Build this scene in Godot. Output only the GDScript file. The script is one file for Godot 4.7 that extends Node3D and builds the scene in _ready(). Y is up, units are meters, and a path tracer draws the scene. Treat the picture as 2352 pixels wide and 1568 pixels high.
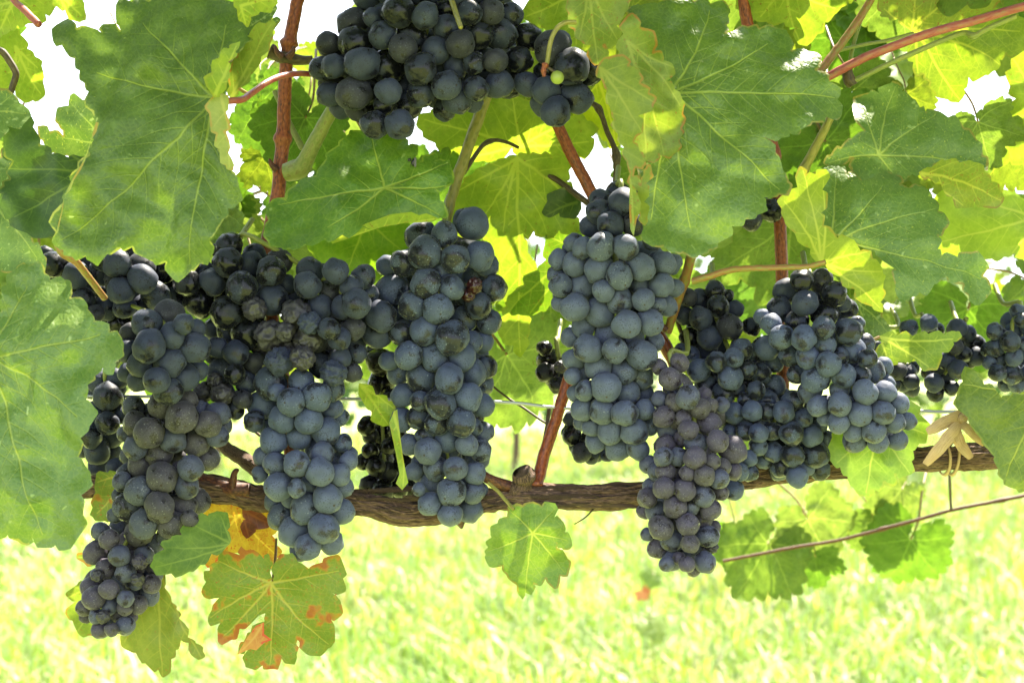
extends Node3D
# A grapevine trained along a wire, seen from 0.75 m. The plan of the vine was measured in units of 0.2 mm on the plane
# of the cordon (z = 0), x to the right and y down from the corner of a sheet of 2352 x 1568 units.
const UNIT := 0.0002
const EYE := 0.75        # the camera's distance from the cordon
const HIGH := 0.95       # the camera's height above the grass
const SHEET := 0.33729   # units per measuring step
const ORIGIN_X := [0.0, 778.2, 1559.4]
const ORIGIN_Y := [0.0, 518.8, 1039.1]

var rng := RandomNumberGenerator.new()
var rough_noise := FastNoiseLite.new()
var vine: Node3D
var berry_meshes: Array[ArrayMesh] = []
var raisin_meshes: Array[ArrayMesh] = []
var berry_looks := {}
var berry_skins: Array = []
var wide_leaf: Array = []
var leaf_tints: Array = []
var M := {}


# ---------- where things stand ----------
func size_at(z: float) -> float:
	return (EYE - z) / EYE


func at(p: Vector2, z: float) -> Vector3:
	var s := size_at(z)
	return Vector3((p.x - 1176.0) * UNIT * s, HIGH - (p.y - 784.0) * UNIT * s, z)


func pts(tile: int, a: Array) -> PackedVector2Array:
	var out := PackedVector2Array()
	var o := Vector2(ORIGIN_X[tile / 10], ORIGIN_Y[tile % 10])
	for i in range(0, a.size(), 2):
		out.append(o + Vector2(a[i], a[i + 1]) * SHEET)
	return out


func col(r: float, g: float, b: float) -> Color:
	return Color(r / 255.0, g / 255.0, b / 255.0)


# ---------- naming ----------
func thing(called: String, label: String, category: String, where: Vector3, group := "") -> Node3D:
	var o := Node3D.new()
	o.name = numbered(self, called)
	add_child(o, true)
	o.position = where
	o.set_meta("label", label)
	o.set_meta("category", category)
	if group != "":
		o.set_meta("group", group)
	return o


var taken := {}
func numbered(parent: Node, called: String) -> String:
	var key := str(parent.get_instance_id()) + called
	var n: int = taken.get(key, 0)
	taken[key] = n + 1
	return called if n == 0 else "%s_%03d" % [called, n]


func put(parent: Node3D, called: String, mesh: Mesh, mat: Material, where := Transform3D(), label := "") -> MeshInstance3D:
	var o := MeshInstance3D.new()
	o.name = numbered(parent, called)
	o.mesh = mesh
	o.material_override = mat
	o.transform = where
	if label != "":
		o.set_meta("label", label)
	parent.add_child(o, true)
	return o


# ---------- meshes ----------
func mesh_of(v: PackedVector3Array, n: PackedVector3Array, uv: PackedVector2Array, idx: PackedInt32Array, cols := PackedColorArray()) -> ArrayMesh:
	var a := []
	a.resize(Mesh.ARRAY_MAX)
	a[Mesh.ARRAY_VERTEX] = v
	a[Mesh.ARRAY_NORMAL] = n
	a[Mesh.ARRAY_TEX_UV] = uv
	if cols.size():
		a[Mesh.ARRAY_COLOR] = cols
	a[Mesh.ARRAY_INDEX] = idx
	var m := ArrayMesh.new()
	m.add_surface_from_arrays(Mesh.PRIMITIVE_TRIANGLES, a)
	return m


func ball(rings: int, sides: int, shape: Callable) -> ArrayMesh:
	var v := PackedVector3Array()
	var uv := PackedVector2Array()
	var idx := PackedInt32Array()
	for i in rings + 1:
		var th := PI * i / rings
		for j in sides + 1:
			var ph := TAU * j / sides
			var d := Vector3(sin(th) * cos(ph), cos(th), sin(th) * sin(ph))
			v.append(d * shape.call(d))
			uv.append(Vector2(float(j) / sides, float(i) / rings))
	var n := PackedVector3Array()
	n.resize(v.size())
	for i in rings:
		for j in sides:
			var a := i * (sides + 1) + j
			var b := a + sides + 1
			idx.append_array([a, b, a + 1, a + 1, b, b + 1])
			var fn := (v[b + 1] - v[a]).cross(v[b] - v[a + 1])
			if fn.dot(v[a] + v[b + 1]) < 0:
				fn = -fn
			for k in [a, a + 1, b, b + 1]:
				n[k] += fn
	for i in rings + 1:   # close the seam
		var s := n[i * (sides + 1)] + n[i * (sides + 1) + sides]
		n[i * (sides + 1)] = s
		n[i * (sides + 1) + sides] = s
	for i in n.size():
		n[i] = n[i].normalized() if n[i].length() > 1e-9 else v[i].normalized()
	for j in sides + 1:
		n[j] = Vector3.UP
		n[rings * (sides + 1) + j] = Vector3.DOWN
	return mesh_of(v, n, uv, idx)


func curve_points(p: PackedVector3Array, each: int) -> PackedVector3Array:
	var out := PackedVector3Array()
	for i in p.size() - 1:
		var a := p[maxi(i - 1, 0)]
		var d := p[mini(i + 2, p.size() - 1)]
		for k in each:
			out.append(p[i].cubic_interpolate(p[i + 1], a, d, float(k) / each))
	out.append(p[p.size() - 1])
	return out


# A tube through points; wide(t, angle) gives the radius, t from 0 to 1.
func tube(p: PackedVector3Array, sides: int, wide: Callable, v_scale := 40.0) -> ArrayMesh:
	var v := PackedVector3Array()
	var n := PackedVector3Array()
	var uv := PackedVector2Array()
	var idx := PackedInt32Array()
	var side := Vector3(0.31, 0.17, 0.93)
	var gone := 0.0
	var count := p.size()
	for i in count:
		var dir := (p[mini(i + 1, count - 1)] - p[maxi(i - 1, 0)]).normalized()
		side = (side - dir * side.dot(dir)).normalized()
		var up := dir.cross(side)
		if i > 0:
			gone += p[i].distance_to(p[i - 1])
		for j in sides + 1:
			var a := TAU * (j % sides) / sides
			var r: float = wide.call(float(i) / (count - 1), a)
			v.append(p[i] + (side * cos(a) + up * sin(a)) * r)
			uv.append(Vector2(float(j) / sides, gone * v_scale))
			n.append(Vector3.ZERO)
	for i in count - 1:
		for j in sides:
			var a := i * (sides + 1) + j
			var b := a + sides + 1
			idx.append_array([a, b, a + 1, a + 1, b, b + 1])
			var fn := (v[b + 1] - v[a]).cross(v[b] - v[a + 1])
			if fn.dot(v[a] + v[b + 1] - p[i] - p[i + 1]) < 0:
				fn = -fn
			for k in [a, a + 1, b, b + 1]:
				n[k] += fn
	for i in count:
		var s := n[i * (sides + 1)] + n[i * (sides + 1) + sides]
		n[i * (sides + 1)] = s
		n[i * (sides + 1) + sides] = s
	for end in [0, count - 1]:   # round caps
		var c := v.size()
		v.append(p[end])
		uv.append(Vector2(0.5, 0.0))
		n.append((p[end] - p[1 if end == 0 else count - 2]).normalized())
		for j in sides:
			var a: int = end * (sides + 1) + j
			if end == 0:
				idx.append_array([c, a, a + 1])
			else:
				idx.append_array([c, a + 1, a])
	for i in n.size():
		n[i] = n[i].normalized() if n[i].length() > 1e-12 else Vector3.UP
	return mesh_of(v, n, uv, idx)


# A stem drawn on the plan: steps x, y; depths z0..z1; radius in measuring steps at both ends, swollen at the given places.
func stem_mesh(tile: int, a: Array, z: Array, r0: float, r1: float, from: Vector3, knots := [], sides := 12, each := 7) -> ArrayMesh:
	var p := pts(tile, a)
	var q := PackedVector3Array()
	for i in p.size():
		var t := float(i) / (p.size() - 1)
		var zz: float = lerpf(z[0], z[z.size() - 1], t) if z.size() != p.size() else float(z[i])
		q.append(at(p[i], zz) - from)
	var k := SHEET * UNIT
	var c := curve_points(q, each)
	for i in range(1, c.size() - 1):
		c[i] += Vector3(rough_noise.get_noise_3dv(c[i] * 9000.0), rough_noise.get_noise_3dv(c[i] * 9000.0 + Vector3(50, 0, 0)), 0) * r0 * k * 0.12
	return tube(c, sides, func(t: float, ang: float) -> float:
		var r := lerpf(r0, r1, t)
		for kn in knots:
			r *= 1.0 + kn[1] * exp(-pow((t - kn[0]) / kn[2], 2.0))
		return r * k * (1.0 + 0.04 * sin(ang * 3.0 + t * 9.0)))


# ---------- leaves ----------
# The margin of a vine leaf carries pointed teeth that lean towards the tip of the leaf, of uneven size.
func toothed(poly: PackedVector2Array, high: float, long: float, tip := Vector2.INF) -> PackedVector2Array:
	var area := 0.0
	for i in poly.size():
		area += poly[i].cross(poly[(i + 1) % poly.size()])
	var turn := 1.0 if area > 0 else -1.0
	var done := PackedVector2Array()
	for i in poly.size():
		var a := poly[i]
		var b := poly[(i + 1) % poly.size()]
		var len := a.distance_to(b)
		var out := Vector2((b - a).y, -(b - a).x).normalized() * turn
		var parts := maxi(1, int(len / (long * rng.randf_range(0.8, 1.25))))
		if len < long * 0.6:
			done.append(a)
			continue
		var ahead := true if tip == Vector2.INF else b.distance_to(tip) < a.distance_to(tip)
		var peak := 0.72 if ahead else 0.28
		for k in parts:
			var t0 := float(k) / parts
			var w := 1.0 / parts
			var h := len * w * high * rng.randf_range(0.35, 1.5)
			var bow := len * 0.05 * sin(PI * t0)
			done.append(a.lerp(b, t0) + out * bow)
			var t1 := t0 + w * (peak + rng.randf_range(-0.1, 0.1))
			done.append(a.lerp(b, t0 + (t1 - t0) * 0.55) + out * (h * 0.75 + bow))
			done.append(a.lerp(b, t1) + out * (h + bow))
			done.append(a.lerp(b, t1 + (t0 + w - t1) * 0.5) + out * (h * 0.55 + bow))
	return done


# A sheet cut to an outline: a grid inside, clipped cells along the margin. where(p) gives the point in space.
func cut_sheet(poly: PackedVector2Array, cells: int, where: Callable) -> ArrayMesh:
	var box := Rect2(poly[0], Vector2.ZERO)
	for p in poly:
		box = box.expand(p)
	var step := maxf(box.size.x, box.size.y) / cells
	var nx := int(ceil(box.size.x / step)) + 1
	var ny := int(ceil(box.size.y / step)) + 1
	var o := box.position - Vector2(step, step) * 0.013
	var edge := {}
	for i in poly.size():
		var a := poly[i]
		var b := poly[(i + 1) % poly.size()]
		var n := int(a.distance_to(b) / step * 6.0) + 2
		for k in n + 1:
			var c := ((a.lerp(b, float(k) / n) - o) / step).floor()
			edge[Vector2i(c)] = true
	var flat := PackedVector2Array()
	var idx := PackedInt32Array()
	var known := {}
	for y in ny:
		for x in nx:
			var c := Vector2i(x, y)
			var q := PackedVector2Array([o + Vector2(x, y) * step, o + Vector2(x + 1, y) * step, o + Vector2(x + 1, y + 1) * step, o + Vector2(x, y + 1) * step])
			if not edge.has(c):
				if Geometry2D.is_point_in_polygon((q[0] + q[2]) / 2.0, poly):
					var id := []
					for k in 4:
						var corner := c + Vector2i([0, 1, 1, 0][k], [0, 0, 1, 1][k])
						if not known.has(corner):
							known[corner] = flat.size()
							flat.append(q[k])
						id.append(known[corner])
					idx.append_array([id[0], id[1], id[2], id[0], id[2], id[3]])
				continue
			for piece in Geometry2D.intersect_polygons(q, poly):
				var tri := Geometry2D.triangulate_polygon(piece)
				var first := flat.size()
				flat.append_array(piece)
				for t in tri:
					idx.append(first + t)
	var v := PackedVector3Array()
	var nn := PackedVector3Array()
	var uv := PackedVector2Array()
	var e := step * 0.25
	for p in flat:
		var a: Vector3 = where.call(p)
		v.append(a)
		var dx: Vector3 = where.call(p + Vector2(e, 0)) - a
		var dy: Vector3 = where.call(p - Vector2(0, e)) - a
		nn.append(dx.cross(dy).normalized())
		uv.append((p - box.position) / box.size)
	for t in range(0, idx.size(), 3):   # one winding throughout: front faces turn clockwise
		if (flat[idx[t + 1]] - flat[idx[t]]).cross(flat[idx[t + 2]] - flat[idx[t]]) < 0:
			var s := idx[t + 1]
			idx[t + 1] = idx[t + 2]
			idx[t + 2] = s
	return mesh_of(v, nn, uv, idx)


func stamp(field: PackedFloat32Array, w: int, h: int, a: Vector2, b: Vector2, r0: float, r1: float, strength := 1.0) -> void:
	var n := int(a.distance_to(b) / maxf(0.7, minf(r0, r1) * 0.5)) + 1
	for i in n + 1:
		var t := float(i) / n
		var c := a.lerp(b, t)
		var r := lerpf(r0, r1, t)
		var reach := int(ceil(r * 1.6))
		var cx := int(c.x)
		var cy := int(c.y)
		for y in range(maxi(cy - reach, 0), mini(cy + reach + 1, h)):
			for x in range(maxi(cx - reach, 0), mini(cx + reach + 1, w)):
				var d := Vector2(x + 0.5 - c.x, y + 0.5 - c.y).length() / r
				if d < 1.6:
					var s := strength * clampf(1.6 - d, 0.0, 1.0)
					var at_i := y * w + x
					if s > field[at_i]:
						field[at_i] = s


func noise_bytes(w: int, h: int, freq: float, seed_: int, kind := FastNoiseLite.TYPE_SIMPLEX_SMOOTH, oct := 3) -> PackedByteArray:
	var n := FastNoiseLite.new()
	n.noise_type = kind
	n.seed = seed_
	n.frequency = freq
	n.fractal_octaves = oct
	if kind == FastNoiseLite.TYPE_CELLULAR:
		n.cellular_return_type = FastNoiseLite.RETURN_DISTANCE2_SUB
		n.domain_warp_enabled = true
		n.domain_warp_amplitude = 4.0
		n.domain_warp_frequency = freq * 0.7
		n.fractal_type = FastNoiseLite.FRACTAL_NONE
	var im := n.get_image(w, h, false, false, true)
	im.convert(Image.FORMAT_L8)
	return im.get_data()


# Veins of a leaf: main ones from the petiole to the tips, side veins off them, each a bent line. Lists of [a, b, r0, r1].
func vein_lines(poly: PackedVector2Array, org: Vector2, tips: PackedVector2Array, big: float) -> Array:
	var lines := []
	for ti in tips.size():
		var tip := tips[ti]
		var len := org.distance_to(tip)
		var dir := (tip - org) / len
		var across := Vector2(-dir.y, dir.x)
		var bow := rng.randf_range(-0.05, 0.05) * len
		var line := PackedVector2Array()
		for k in 9:
			var t := k / 8.0
			line.append(org + dir * len * t + across * (bow * sin(t * PI) + (rng.randf_range(-0.008, 0.008) * len if k > 0 else 0.0)))
		for k in 8:
			lines.append([line[k], line[k + 1], big * lerpf(1.0, 0.35, k / 8.0), big * lerpf(1.0, 0.35, (k + 1) / 8.0)])
		var count := int(clampf(len / 42.0, 3, 9))
		for s in count:
			for sgn in [-1.0, 1.0]:
				var t: float = (s + 0.6 + sgn * 0.18 + rng.randf_range(-0.12, 0.12)) / (count + 0.4)
				var base := line[int(t * 8)].lerp(line[mini(int(t * 8) + 1, 8)], fposmod(t * 8, 1.0)) if t < 1.0 else tip
				var heading: float = dir.angle() + sgn * rng.randf_range(0.75, 0.95)
				var p := base
				var r := big * 0.45 * (1.0 - 0.4 * t)
				var steps := int(clampf(len * (1.0 - t * 0.55) * 0.5 / 14.0, 2, 14))
				for k in steps:
					var q := p + Vector2.from_angle(heading) * 14.0
					heading -= sgn * 0.045
					heading += rng.randf_range(-0.06, 0.06)
					if not Geometry2D.is_point_in_polygon(q, poly):
						break
					var stop := false
					for tj in tips.size():
						if tj != ti and Geometry2D.get_closest_point_to_segment(q, org, tips[tj]).distance_to(q) < 9.0:
							stop = true
					lines.append([p, q, r * (1.0 - 0.6 * k / steps), r * (1.0 - 0.6 * (k + 1) / steps)])
					if stop:
						break
					if k % 3 == 1 and r > 0.5:   # a fine branch
						var f: float = heading + (1.0 if k % 2 else -1.0) * 0.9
						var q2 := q + Vector2.from_angle(f) * rng.randf_range(14, 26)
						if Geometry2D.is_point_in_polygon(q2, poly):
							lines.append([q, q2, r * 0.45, r * 0.25])
					p = q
	return lines


# Colour and relief of a leaf: blade tones in clouds, veins, margin, spots.
func leaf_skin(poly: PackedVector2Array, org: Vector2, tips: PackedVector2Array, look: Dictionary, fine: float, relief: bool) -> Array:
	var box := Rect2(poly[0], Vector2.ZERO)
	for p in poly:
		box = box.expand(p)
	var scale := minf(620.0 / maxf(box.size.x, box.size.y), fine)
	var w := maxi(24, int(box.size.x * scale))
	var h := maxi(24, int(box.size.y * scale))
	var sx := w / box.size.x
	var sy := h / box.size.y
	var vein := PackedFloat32Array()
	vein.resize(w * h)
	var margin := PackedFloat32Array()
	margin.resize(w * h)
	var k := Vector2(sx, sy)
	for l in vein_lines(poly, org, tips, look.get("vein_r", 3.2)):
		stamp(vein, w, h, (l[0] - box.position) * k, (l[1] - box.position) * k, maxf(l[2] * scale, 0.55), maxf(l[3] * scale, 0.5), clampf(l[2] / 1.7, 0.32, 1.0))
	var em: float = look.get("margin_r", 5.0)
	for i in poly.size():
		var a := (poly[i] - box.position) * k
		var b := (poly[(i + 1) % poly.size()] - box.position) * k
		stamp(margin, w, h, a, b, em * scale, em * scale)
	var fleck := PackedFloat32Array()
	fleck.resize(w * h)
	for i in int(look.get("flecks", 0)):   # dried drops and dust
		var c := Vector2(rng.randf() * w, rng.randf() * h)
		stamp(fleck, w, h, c, c + Vector2.from_angle(rng.randf() * TAU) * rng.randf_range(0.0, 12.0) * scale, rng.randf_range(0.5, 3.4) * scale, rng.randf_range(0.4, 1.4) * scale, rng.randf_range(0.15, 0.7))
	var sd := rng.randi() % 10000
	var clouds := noise_bytes(w, h, 0.011 / scale, sd)
	var mid := noise_bytes(w, h, 0.05 / scale, sd + 1)
	var cells := noise_bytes(w, h, 0.085 / scale, sd + 2, FastNoiseLite.TYPE_CELLULAR)
	var tiny := noise_bytes(w, h, 0.16 / scale, sd + 3)
	var c0: Color = look.c0
	var c1: Color = look.c1
	var cv: Color = look.vein
	var ce: Color = look.get("edge", cv)
	var es: float = look.get("edge_amount", 0.5)
	var patch: float = look.get("edge_patch", 1.6)
	var soft: float = look.get("edge_soft", 2.5)
	var bias: float = look.get("edge_bias", -0.9)
	var cs: Color = look.get("spot", col(120, 90, 40))
	var sp: float = look.get("spots", 0.0)
	var blot: Color = look.get("blotch", c0)
	var bl: float = look.get("blotches", 0.0)
	var rgb := PackedByteArray()
	rgb.resize(w * h * 3)
	var hgt := PackedByteArray()
	hgt.resize(w * h if relief else 0)
	for i in w * h:
		var cl := clouds[i] / 255.0
		var md := mid[i] / 255.0
		var ce_i := cells[i] / 255.0
		var t := clampf((cl - 0.5) * 1.3 + 0.5 + (md - 0.5) * 0.8, 0.0, 1.0)
		var r := lerpf(c0.r, c1.r, t)
		var g := lerpf(c0.g, c1.g, t)
		var b := lerpf(c0.b, c1.b, t)
		var net := clampf(1.0 - ce_i * 5.5, 0.0, 1.0) * 0.24
		r += (cv.r - r) * net
		g += (cv.g - g) * net
		b += (cv.b - b) * net
		if bl > 0.0:
			var ms := clampf((margin[i] * 0.22 + cl * 1.1 + md * 0.35 - 1.2 + bl) * 5.0, 0.0, 1.0)
			r += (blot.r - r) * ms
			g += (blot.g - g) * ms
			b += (blot.b - b) * ms
		var vv := vein[i] * 0.85
		r += (cv.r - r) * vv
		g += (cv.g - g) * vv
		b += (cv.b - b) * vv
		var mm := clampf((margin[i] + bias + (cl - 0.5) * patch + (md - 0.5) * 0.9) * soft, 0.0, 1.0) * es
		r += (ce.r - r) * mm
		g += (ce.g - g) * mm
		b += (ce.b - b) * mm
		var ss := clampf((tiny[i] / 255.0 + md * 0.5 - 1.12 + sp) * 9.0, 0.0, 0.85) if sp > 0.0 else 0.0
		r += (cs.r - r) * ss
		g += (cs.g - g) * ss
		b += (cs.b - b) * ss
		var fl := fleck[i] * 0.7
		r += (0.72 - r) * fl
		g += (0.78 - g) * fl
		b += (0.7 - b) * fl
		rgb[i * 3] = int(clampf(r, 0, 1) * 255.0)
		rgb[i * 3 + 1] = int(clampf(g, 0, 1) * 255.0)
		rgb[i * 3 + 2] = int(clampf(b, 0, 1) * 255.0)
		if relief:
			hgt[i] = int(clampf(0.55 + minf(ce_i, 0.5) * 0.35 + (md - 0.5) * 0.25 - vein[i] * 0.5, 0.0, 1.0) * 255.0)
	var out := [ImageTexture.create_from_image(Image.create_from_data(w, h, false, Image.FORMAT_RGB8, rgb)), null]
	if relief:
		out[1] = ImageTexture.create_from_image(Image.create_from_data(w, h, false, Image.FORMAT_L8, hgt))
	return out


func leaf_material(skin: Array, through: float, rough := 0.48, tint := Color.WHITE) -> StandardMaterial3D:
	var m := StandardMaterial3D.new()
	m.albedo_texture = skin[0]
	m.albedo_color = tint
	m.roughness = rough
	m.cull_mode = BaseMaterial3D.CULL_DISABLED
	m.backlight_enabled = true
	m.backlight = Color(through, through, through * 0.55).linear_to_srgb()
	m.texture_repeat = false
	if skin[1]:
		m.heightmap_enabled = true
		m.heightmap_texture = skin[1]
		m.heightmap_scale = 0.06
	return m


# One leaf whose outline was measured. lean is the slope of its depth, to the right and upwards.
func leaf(label: String, tile: int, outline: Array, stalk: Array, ends: Array, z: float, lean: Vector2, look: Dictionary, how := {}) -> MeshInstance3D:
	rng.seed = hash(label) + 17
	var raw := pts(tile, outline)
	var poly := toothed(raw, how.get("bulge", 0.22), how.get("tooth", 24.0), pts(tile, ends)[0]) if how.get("teeth", true) else raw
	var org := pts(tile, stalk)[0]
	var tips := pts(tile, ends)
	var mid := Vector2.ZERO
	for p in raw:
		mid += p / raw.size()
	var s := size_at(z) * UNIT
	var dome: float = how.get("dome", 3.0)
	var ripple: float = how.get("ripple", 0.004)
	var droop: Vector2 = how.get("droop", Vector2(0.2, -1.0))
	var bend: float = how.get("bend", 0.0)
	var ns := FastNoiseLite.new()
	ns.seed = hash(label) % 9999
	ns.frequency = how.get("wave", 0.006)
	ns.fractal_octaves = 2
	var where := func(p: Vector2) -> Vector3:
		var d := Vector2(p.x - mid.x, mid.y - p.y) * s
		var zz := lean.x * d.x + lean.y * d.y - dome * d.length_squared() + ripple * ns.get_noise_2dv(p)
		var far_out := d.dot(droop)
		zz += bend * far_out * far_out * (1.0 if far_out > 0 else 0.0)
		var near := 1e9
		for t in tips:
			near = minf(near, Geometry2D.get_closest_point_to_segment(p, org, t).distance_to(p))
		zz += 0.0011 * (1.0 - exp(-near * near / 700.0)) * how.get("quilt", 1.0)
		return Vector3(d.x, d.y, zz)
	var mesh := cut_sheet(poly, how.get("cells", 26), where)
	var skin := leaf_skin(poly, org, tips, look, how.get("fine", 0.9), how.get("relief", false))
	var o := put(vine, how.get("called", "leaf"), mesh, leaf_material(skin, look.get("through", 0.8), look.get("rough", 0.48), Color(1.0, 0.98, 0.87)), Transform3D(Basis(), at(mid, z) - vine.position), label)
	return o


# Outline of an unmeasured leaf: five lobes round the petiole, toothed.
func lobed_outline(sd: int) -> Array:
	rng.seed = sd
	var lobes := [[0.0, 1.0], [0.95, rng.randf_range(0.82, 0.95)], [-0.95, rng.randf_range(0.82, 0.95)], [2.0, rng.randf_range(0.62, 0.75)], [-2.0, rng.randf_range(0.62, 0.75)]]
	var p := PackedVector2Array()
	var tips := PackedVector2Array()
	var depth := rng.randf_range(0.2, 0.5)
	for i in 48:
		var a := lerpf(-2.75, 2.75, i / 47.0)
		var r := 0.0
		for l in lobes:
			var d: float = absf(a - l[0]) / 0.62
			r = maxf(r, l[1] * (1.0 - depth * minf(d * d, 1.6)))
		r = maxf(r, 0.36) * (1.0 + (0.07 if i % 2 else -0.05) * rng.randf_range(0.6, 1.3))
		if absf(a) > 2.6:
			r *= 0.72
		p.append(Vector2(sin(a), cos(a)) * r * 250.0)
	p.append(Vector2(0, 8.0))
	for l in lobes:
		tips.append(Vector2(sin(l[0]), cos(l[0])) * l[1] * 240.0)
	return [p, tips]


func make_wide_leaves() -> void:
	var look := {"c0": col(142, 162, 68), "c1": col(116, 142, 54), "vein": col(186, 200, 100), "edge": col(160, 150, 62), "edge_amount": 0.35, "spots": 0.02}
	for k in 6:
		var o := lobed_outline(100 + k)
		var poly := toothed(o[0], 0.22, 40.0, Vector2(0, 260))
		var ns := FastNoiseLite.new()
		ns.seed = k
		ns.frequency = 0.006
		var cup := rng.randf_range(-0.6, 1.3)
		var fold := rng.randf_range(0.0, 0.35)
		var where := func(p: Vector2) -> Vector3:
			var d := Vector2(p.x, -p.y) * 0.004
			return Vector3(d.x, d.y, -cup * 0.35 * d.length_squared() + fold * absf(d.x) + 0.09 * ns.get_noise_2dv(p))
		var mesh := cut_sheet(poly, 20, where)
		var skin := leaf_skin(poly, Vector2.ZERO, o[1], look, 0.62, false)
		var tints := []
		for t in [Color(0.72, 0.76, 0.78), Color(0.78, 0.77, 0.6), Color(0.56, 0.67, 0.66), Color(0.82, 0.82, 0.95), Color(0.6, 0.71, 0.56)]:
			tints.append(leaf_material(skin, 0.95, 0.5, t))
		var pet := tube(curve_points(PackedVector3Array([Vector3(0, 0, 0.0), Vector3(0.03, 0.3, -0.25), Vector3(-0.05, 0.65, -0.6), Vector3(-0.02, 0.9, -1.3)]), 5), 7, func(t: float, _a: float) -> float: return lerpf(0.018, 0.024, t))
		wide_leaf.append([mesh, tints, pet])


# An unmeasured leaf of the vine: half its width in metres, turn in its own plane, lean of its normal.
func plain_leaf(p: Vector2, z: float, half: float, turn: float, tilt: Vector2, kind: int, tint: int, parent: Node3D = null) -> void:
	var owner_: Node3D = parent if parent else vine
	var w: Array = wide_leaf[kind % wide_leaf.size()]
	var b := Basis.from_euler(Vector3(tilt.x, tilt.y, 0)) * Basis(Vector3(0, 0, 1), turn)
	var t := Transform3D(b.scaled(Vector3.ONE * half), at(p, z) - owner_.position)
	var o := put(owner_, "leaf", w[0], w[1][tint % w[1].size()], t)
	put(o, "petiole", w[2], M.petiole)


# ---------- grapes ----------
const SWELL := 1.06


func make_grapes() -> void:
	for k in 6:
		var ns := FastNoiseLite.new()
		ns.seed = 40 + k
		ns.frequency = 0.55
		var tall := 0.95 + 0.06 * (k % 4)
		berry_meshes.append(ball(18, 26, func(d: Vector3) -> float:
			var r := 1.0 + 0.24 * ns.get_noise_3dv(d) + (tall - 1.0) * d.y * d.y
			return r * (1.0 - 0.05 * exp(-(1.0 - d.y) * 60.0))))
	for k in 4:
		var ns := FastNoiseLite.new()
		ns.seed = 140 + k
		ns.frequency = 0.9
		ns.fractal_type = FastNoiseLite.FRACTAL_RIDGED
		ns.fractal_octaves = 4
		raisin_meshes.append(ball(34, 44, func(d: Vector3) -> float:
			return 0.86 + 0.34 * ns.get_noise_3dv(d * Vector3(1.2, 0.8, 1.0))))
	# how much of the bloom is worn off, from untouched to rubbed bare; then dusty, purple
	var wear := [-1.0, -0.5, -0.28, -0.12, 0.06, 0.28, -0.36, -0.36]
	for k in wear.size():
		berry_skins.append(berry_skin(k, wear[k]))
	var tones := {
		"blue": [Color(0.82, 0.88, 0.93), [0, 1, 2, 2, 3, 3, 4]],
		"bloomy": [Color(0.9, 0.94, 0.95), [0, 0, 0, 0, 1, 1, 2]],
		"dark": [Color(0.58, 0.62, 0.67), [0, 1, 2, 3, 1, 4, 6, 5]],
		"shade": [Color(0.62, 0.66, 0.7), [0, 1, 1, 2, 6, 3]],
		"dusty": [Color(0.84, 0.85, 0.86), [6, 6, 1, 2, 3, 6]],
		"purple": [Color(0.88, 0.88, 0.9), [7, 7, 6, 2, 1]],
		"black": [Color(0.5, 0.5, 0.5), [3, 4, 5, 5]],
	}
	for t in tones:
		var list := []
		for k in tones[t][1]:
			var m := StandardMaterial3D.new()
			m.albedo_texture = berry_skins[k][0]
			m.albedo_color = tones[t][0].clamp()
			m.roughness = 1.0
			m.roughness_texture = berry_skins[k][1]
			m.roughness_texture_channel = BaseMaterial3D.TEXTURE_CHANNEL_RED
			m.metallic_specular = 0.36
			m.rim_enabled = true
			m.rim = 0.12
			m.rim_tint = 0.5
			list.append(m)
		berry_looks[t] = list


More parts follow.
